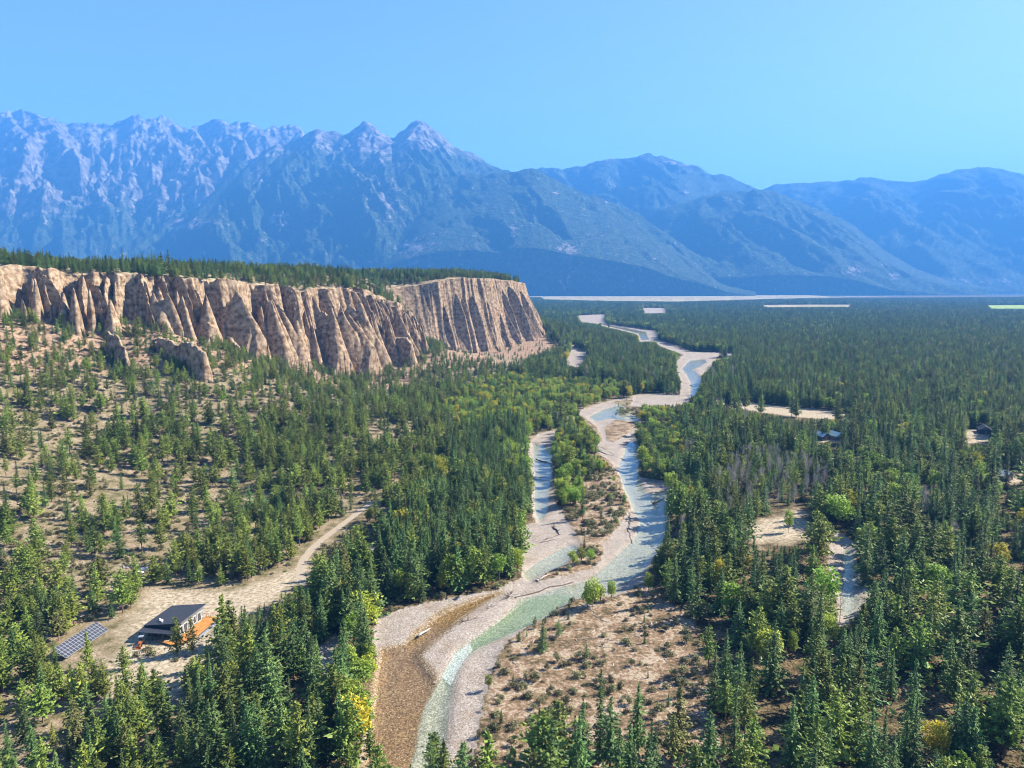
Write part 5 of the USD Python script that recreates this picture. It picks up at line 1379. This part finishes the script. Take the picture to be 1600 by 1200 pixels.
# ------------------------------------------------------------------ small houses among the trees on the right
ROOF_B = plain("pale_blue_roof_look", (0.50, 0.58, 0.66), 0.4, 0.5)
ROOF_G = plain("pale_green_roof_look", (0.42, 0.52, 0.50), 0.4, 0.5)
for (a, b), w_, l_, rz, rl, lab in (((1283, 686), 7, 10, 20, ROOF_B, "cabin with a pale blue metal roof among dark trees on the right"), ((1306, 686), 6, 9, 15, ROOF_G, "cabin with a pale green roof beside the blue roofed one"), ((1538, 676), 8, 12, -25, ROOF, "dark roofed cabin in a clearing near the right edge"), ((1562, 748), 7, 10, 30, ROOF_B, "grey blue roofed cabin in a gap at the right edge")):
    p = flat(np.array([float(a)]), np.array([float(b)]))[0]
    o = thing("cabin", lab, "house", p, rz)
    obj("wall", box(-w_ / 2, w_ / 2, -l_ / 2, l_ / 2, -0.5, 3.0), SIDING_L if rl is not ROOF else SIDING_D, o)
    gb = trimesh.Trimesh([(-w_ / 2, -l_ / 2, 3), (w_ / 2, -l_ / 2, 3), (0, -l_ / 2, 5.2), (-w_ / 2, l_ / 2, 3), (w_ / 2, l_ / 2, 3), (0, l_ / 2, 5.2)], [[0, 1, 2], [3, 5, 4], [0, 3, 4], [0, 4, 1]], process=False)
    obj("gable", gb, SIDING_L, o)
    ov = 0.5
    zo = 3 - 2.2 * ov / (w_ / 2)
    obj("roof", cat(slab([(-w_ / 2 - ov, -l_ / 2 - ov, zo + 0.12), (0, -l_ / 2 - ov, 5.32), (0, l_ / 2 + ov, 5.32), (-w_ / 2 - ov, l_ / 2 + ov, zo + 0.12)], 0.1), slab([(0, -l_ / 2 - ov, 5.321), (w_ / 2 + ov, -l_ / 2 - ov, zo + 0.12), (w_ / 2 + ov, l_ / 2 + ov, zo + 0.12), (0, l_ / 2 + ov, 5.321)], 0.1)), rl, o)
    obj("door", box(-0.5, 0.5, -l_ / 2 - 0.05, -l_ / 2 - 0.002, 0, 2.1), CEDAR, o)
    for xx in (-w_ / 2 + 0.5, w_ / 2 - 1.6):
        obj("window", box(xx, xx + 1.1, -l_ / 2 - 0.04, -l_ / 2 - 0.002, 1.0, 2.1), PANE, o)

# ------------------------------------------------------------------ driftwood on the gravel
LOGS = [((806, 931), (897, 906), 0.22, 1, 3, "longest dark driftwood log lying along the gravel bar above the green pool"), ((722, 970), (765, 962), 0.26, 1, 9, "dark driftwood log with roots on the left, on the bar beside the pool"), ((655, 991), (672, 980), 0.40, 0, 5, "pale bleached log stranded in the brown shallows"),
        ((762, 951), (790, 931), 0.18, 1, 10, "dark root stump with a trailing stem on the gravel bar"), ((793, 932), (803, 920), 0.30, 1, 14, "dark tangle of roots at the end of the longest log"), ((842, 905), (858, 898), 0.35, 0, 16, "big grey root wad at the lower tip of the island"),
        ((853, 842), (876, 834), 0.25, 1, 6, "upper dark log of the jam on the left gravel"), ((846, 846), (872, 841), 0.2, 1, 4, "lower dark log of the jam on the left gravel"), ((866, 822), (874, 834), 0.35, 1, 8, "upright dark root at the middle of the jam on the left gravel"),
        ((876, 791), (892, 806), 0.28, 1, 5, "dark log on the edge of the island beside the left channel"), ((985, 803), (983, 822), 0.3, 1, 3, "upper piece of the dark debris line on the right gravel bar"), ((983, 824), (988, 846), 0.3, 1, 3, "lower piece of the dark debris line on the right gravel bar"),
        ((1020, 784), (1040, 776), 0.35, 1, 14, "dark driftwood heap in the shallow water by the right bank"), ((933, 704), (976, 716), 0.28, 1, 6, "dark log lying across the upper gravel at the island's right side"), ((938, 698), (960, 711), 0.22, 1, 4, "thinner dark log above the one across the upper gravel"),
        ((838, 716), (860, 722), 0.4, 1, 10, "dark root mass in the blue side channel"), ((832, 744), (872, 748), 0.22, 1, 4, "dark log across the side channel below the root mass"), ((925, 770), (944, 786), 0.2, 0, 3, "grey log on the reddish part of the island"),
        ((908, 944), (930, 957), 0.2, 0, 3, "pale log pointing down from the willow clump on the scrub bar")]
q = np.random.default_rng(17)
for k in range(46):
    a, b = q.uniform(790, 1060), q.uniform(960, 1045)
    if a - 820 < (1000 - b) * 0.9:
        continue
    an, ln = q.uniform(0, 3.14), q.uniform(8, 16)
    LOGS.append(((a, b), (a + ln * math.cos(an), b + 0.4 * ln * math.sin(an)), 0.14, 0, 1, None))
for k in range(9):
    t = q.uniform(0, 1)
    a, b = 700 + 110 * t + q.uniform(-6, 6), 985 - 60 * t + q.uniform(-4, 6)
    LOGS.append(((a, b), (a + q.uniform(4, 12), b - q.uniform(-2, 4)), 0.13, q.integers(2), 2, "small stray driftwood on the bar beside the pool"))
for (a, b, r0, dark, nr, lab) in LOGS:
    e = flat(np.array([a[0], b[0]], float), np.array([a[1], b[1]], float))
    e[:, 2] = np.maximum(land(e[:, 0], e[:, 1]), -1.0)
    mid_ = e.mean(0)
    lmat = DARKWOOD if dark else DRIFT
    grp = None
    if lab is None:
        lab, grp = "pale stick of driftwood lying on the reddish scrub bar", "pale driftwood on the scrub bar"
    elif lab.startswith("small stray"):
        grp = "stray driftwood beside the pool"
    o = thing("driftwood_log", lab, "driftwood", mid_, 0, grp)
    r_ = e - mid_
    L_ = np.linalg.norm(r_[1] - r_[0])
    pts_ = np.linspace(r_[0], r_[1], 6)
    pts_[:, 2] += r0 * 0.6
    pts_[1:-1, :2] += q.normal(0, 0.02 * L_, (4, 2))
    obj("trunk", stick(pts_, r0, r0 * 0.45, 7), lmat, o, smooth=True)
    for j in range(nr):
        at0 = pts_[0] if j < max(2, nr * 0.6) else pts_[q.integers(1, 5)]
        dv = q.normal(0, 1, 3) * [1, 1, 0.7]; dv[2] = abs(dv[2]); dv /= np.linalg.norm(dv)
        ll = q.uniform(0.5, 1.0) * min(2.4, 0.35 * L_ + 0.4)
        obj("root" if at0 is pts_[0] else "branch", stick([at0, at0 + dv * ll * 0.5, at0 + dv * ll + q.normal(0, 0.15, 3)], r0 * 0.42, 0.03, 5), lmat, o)
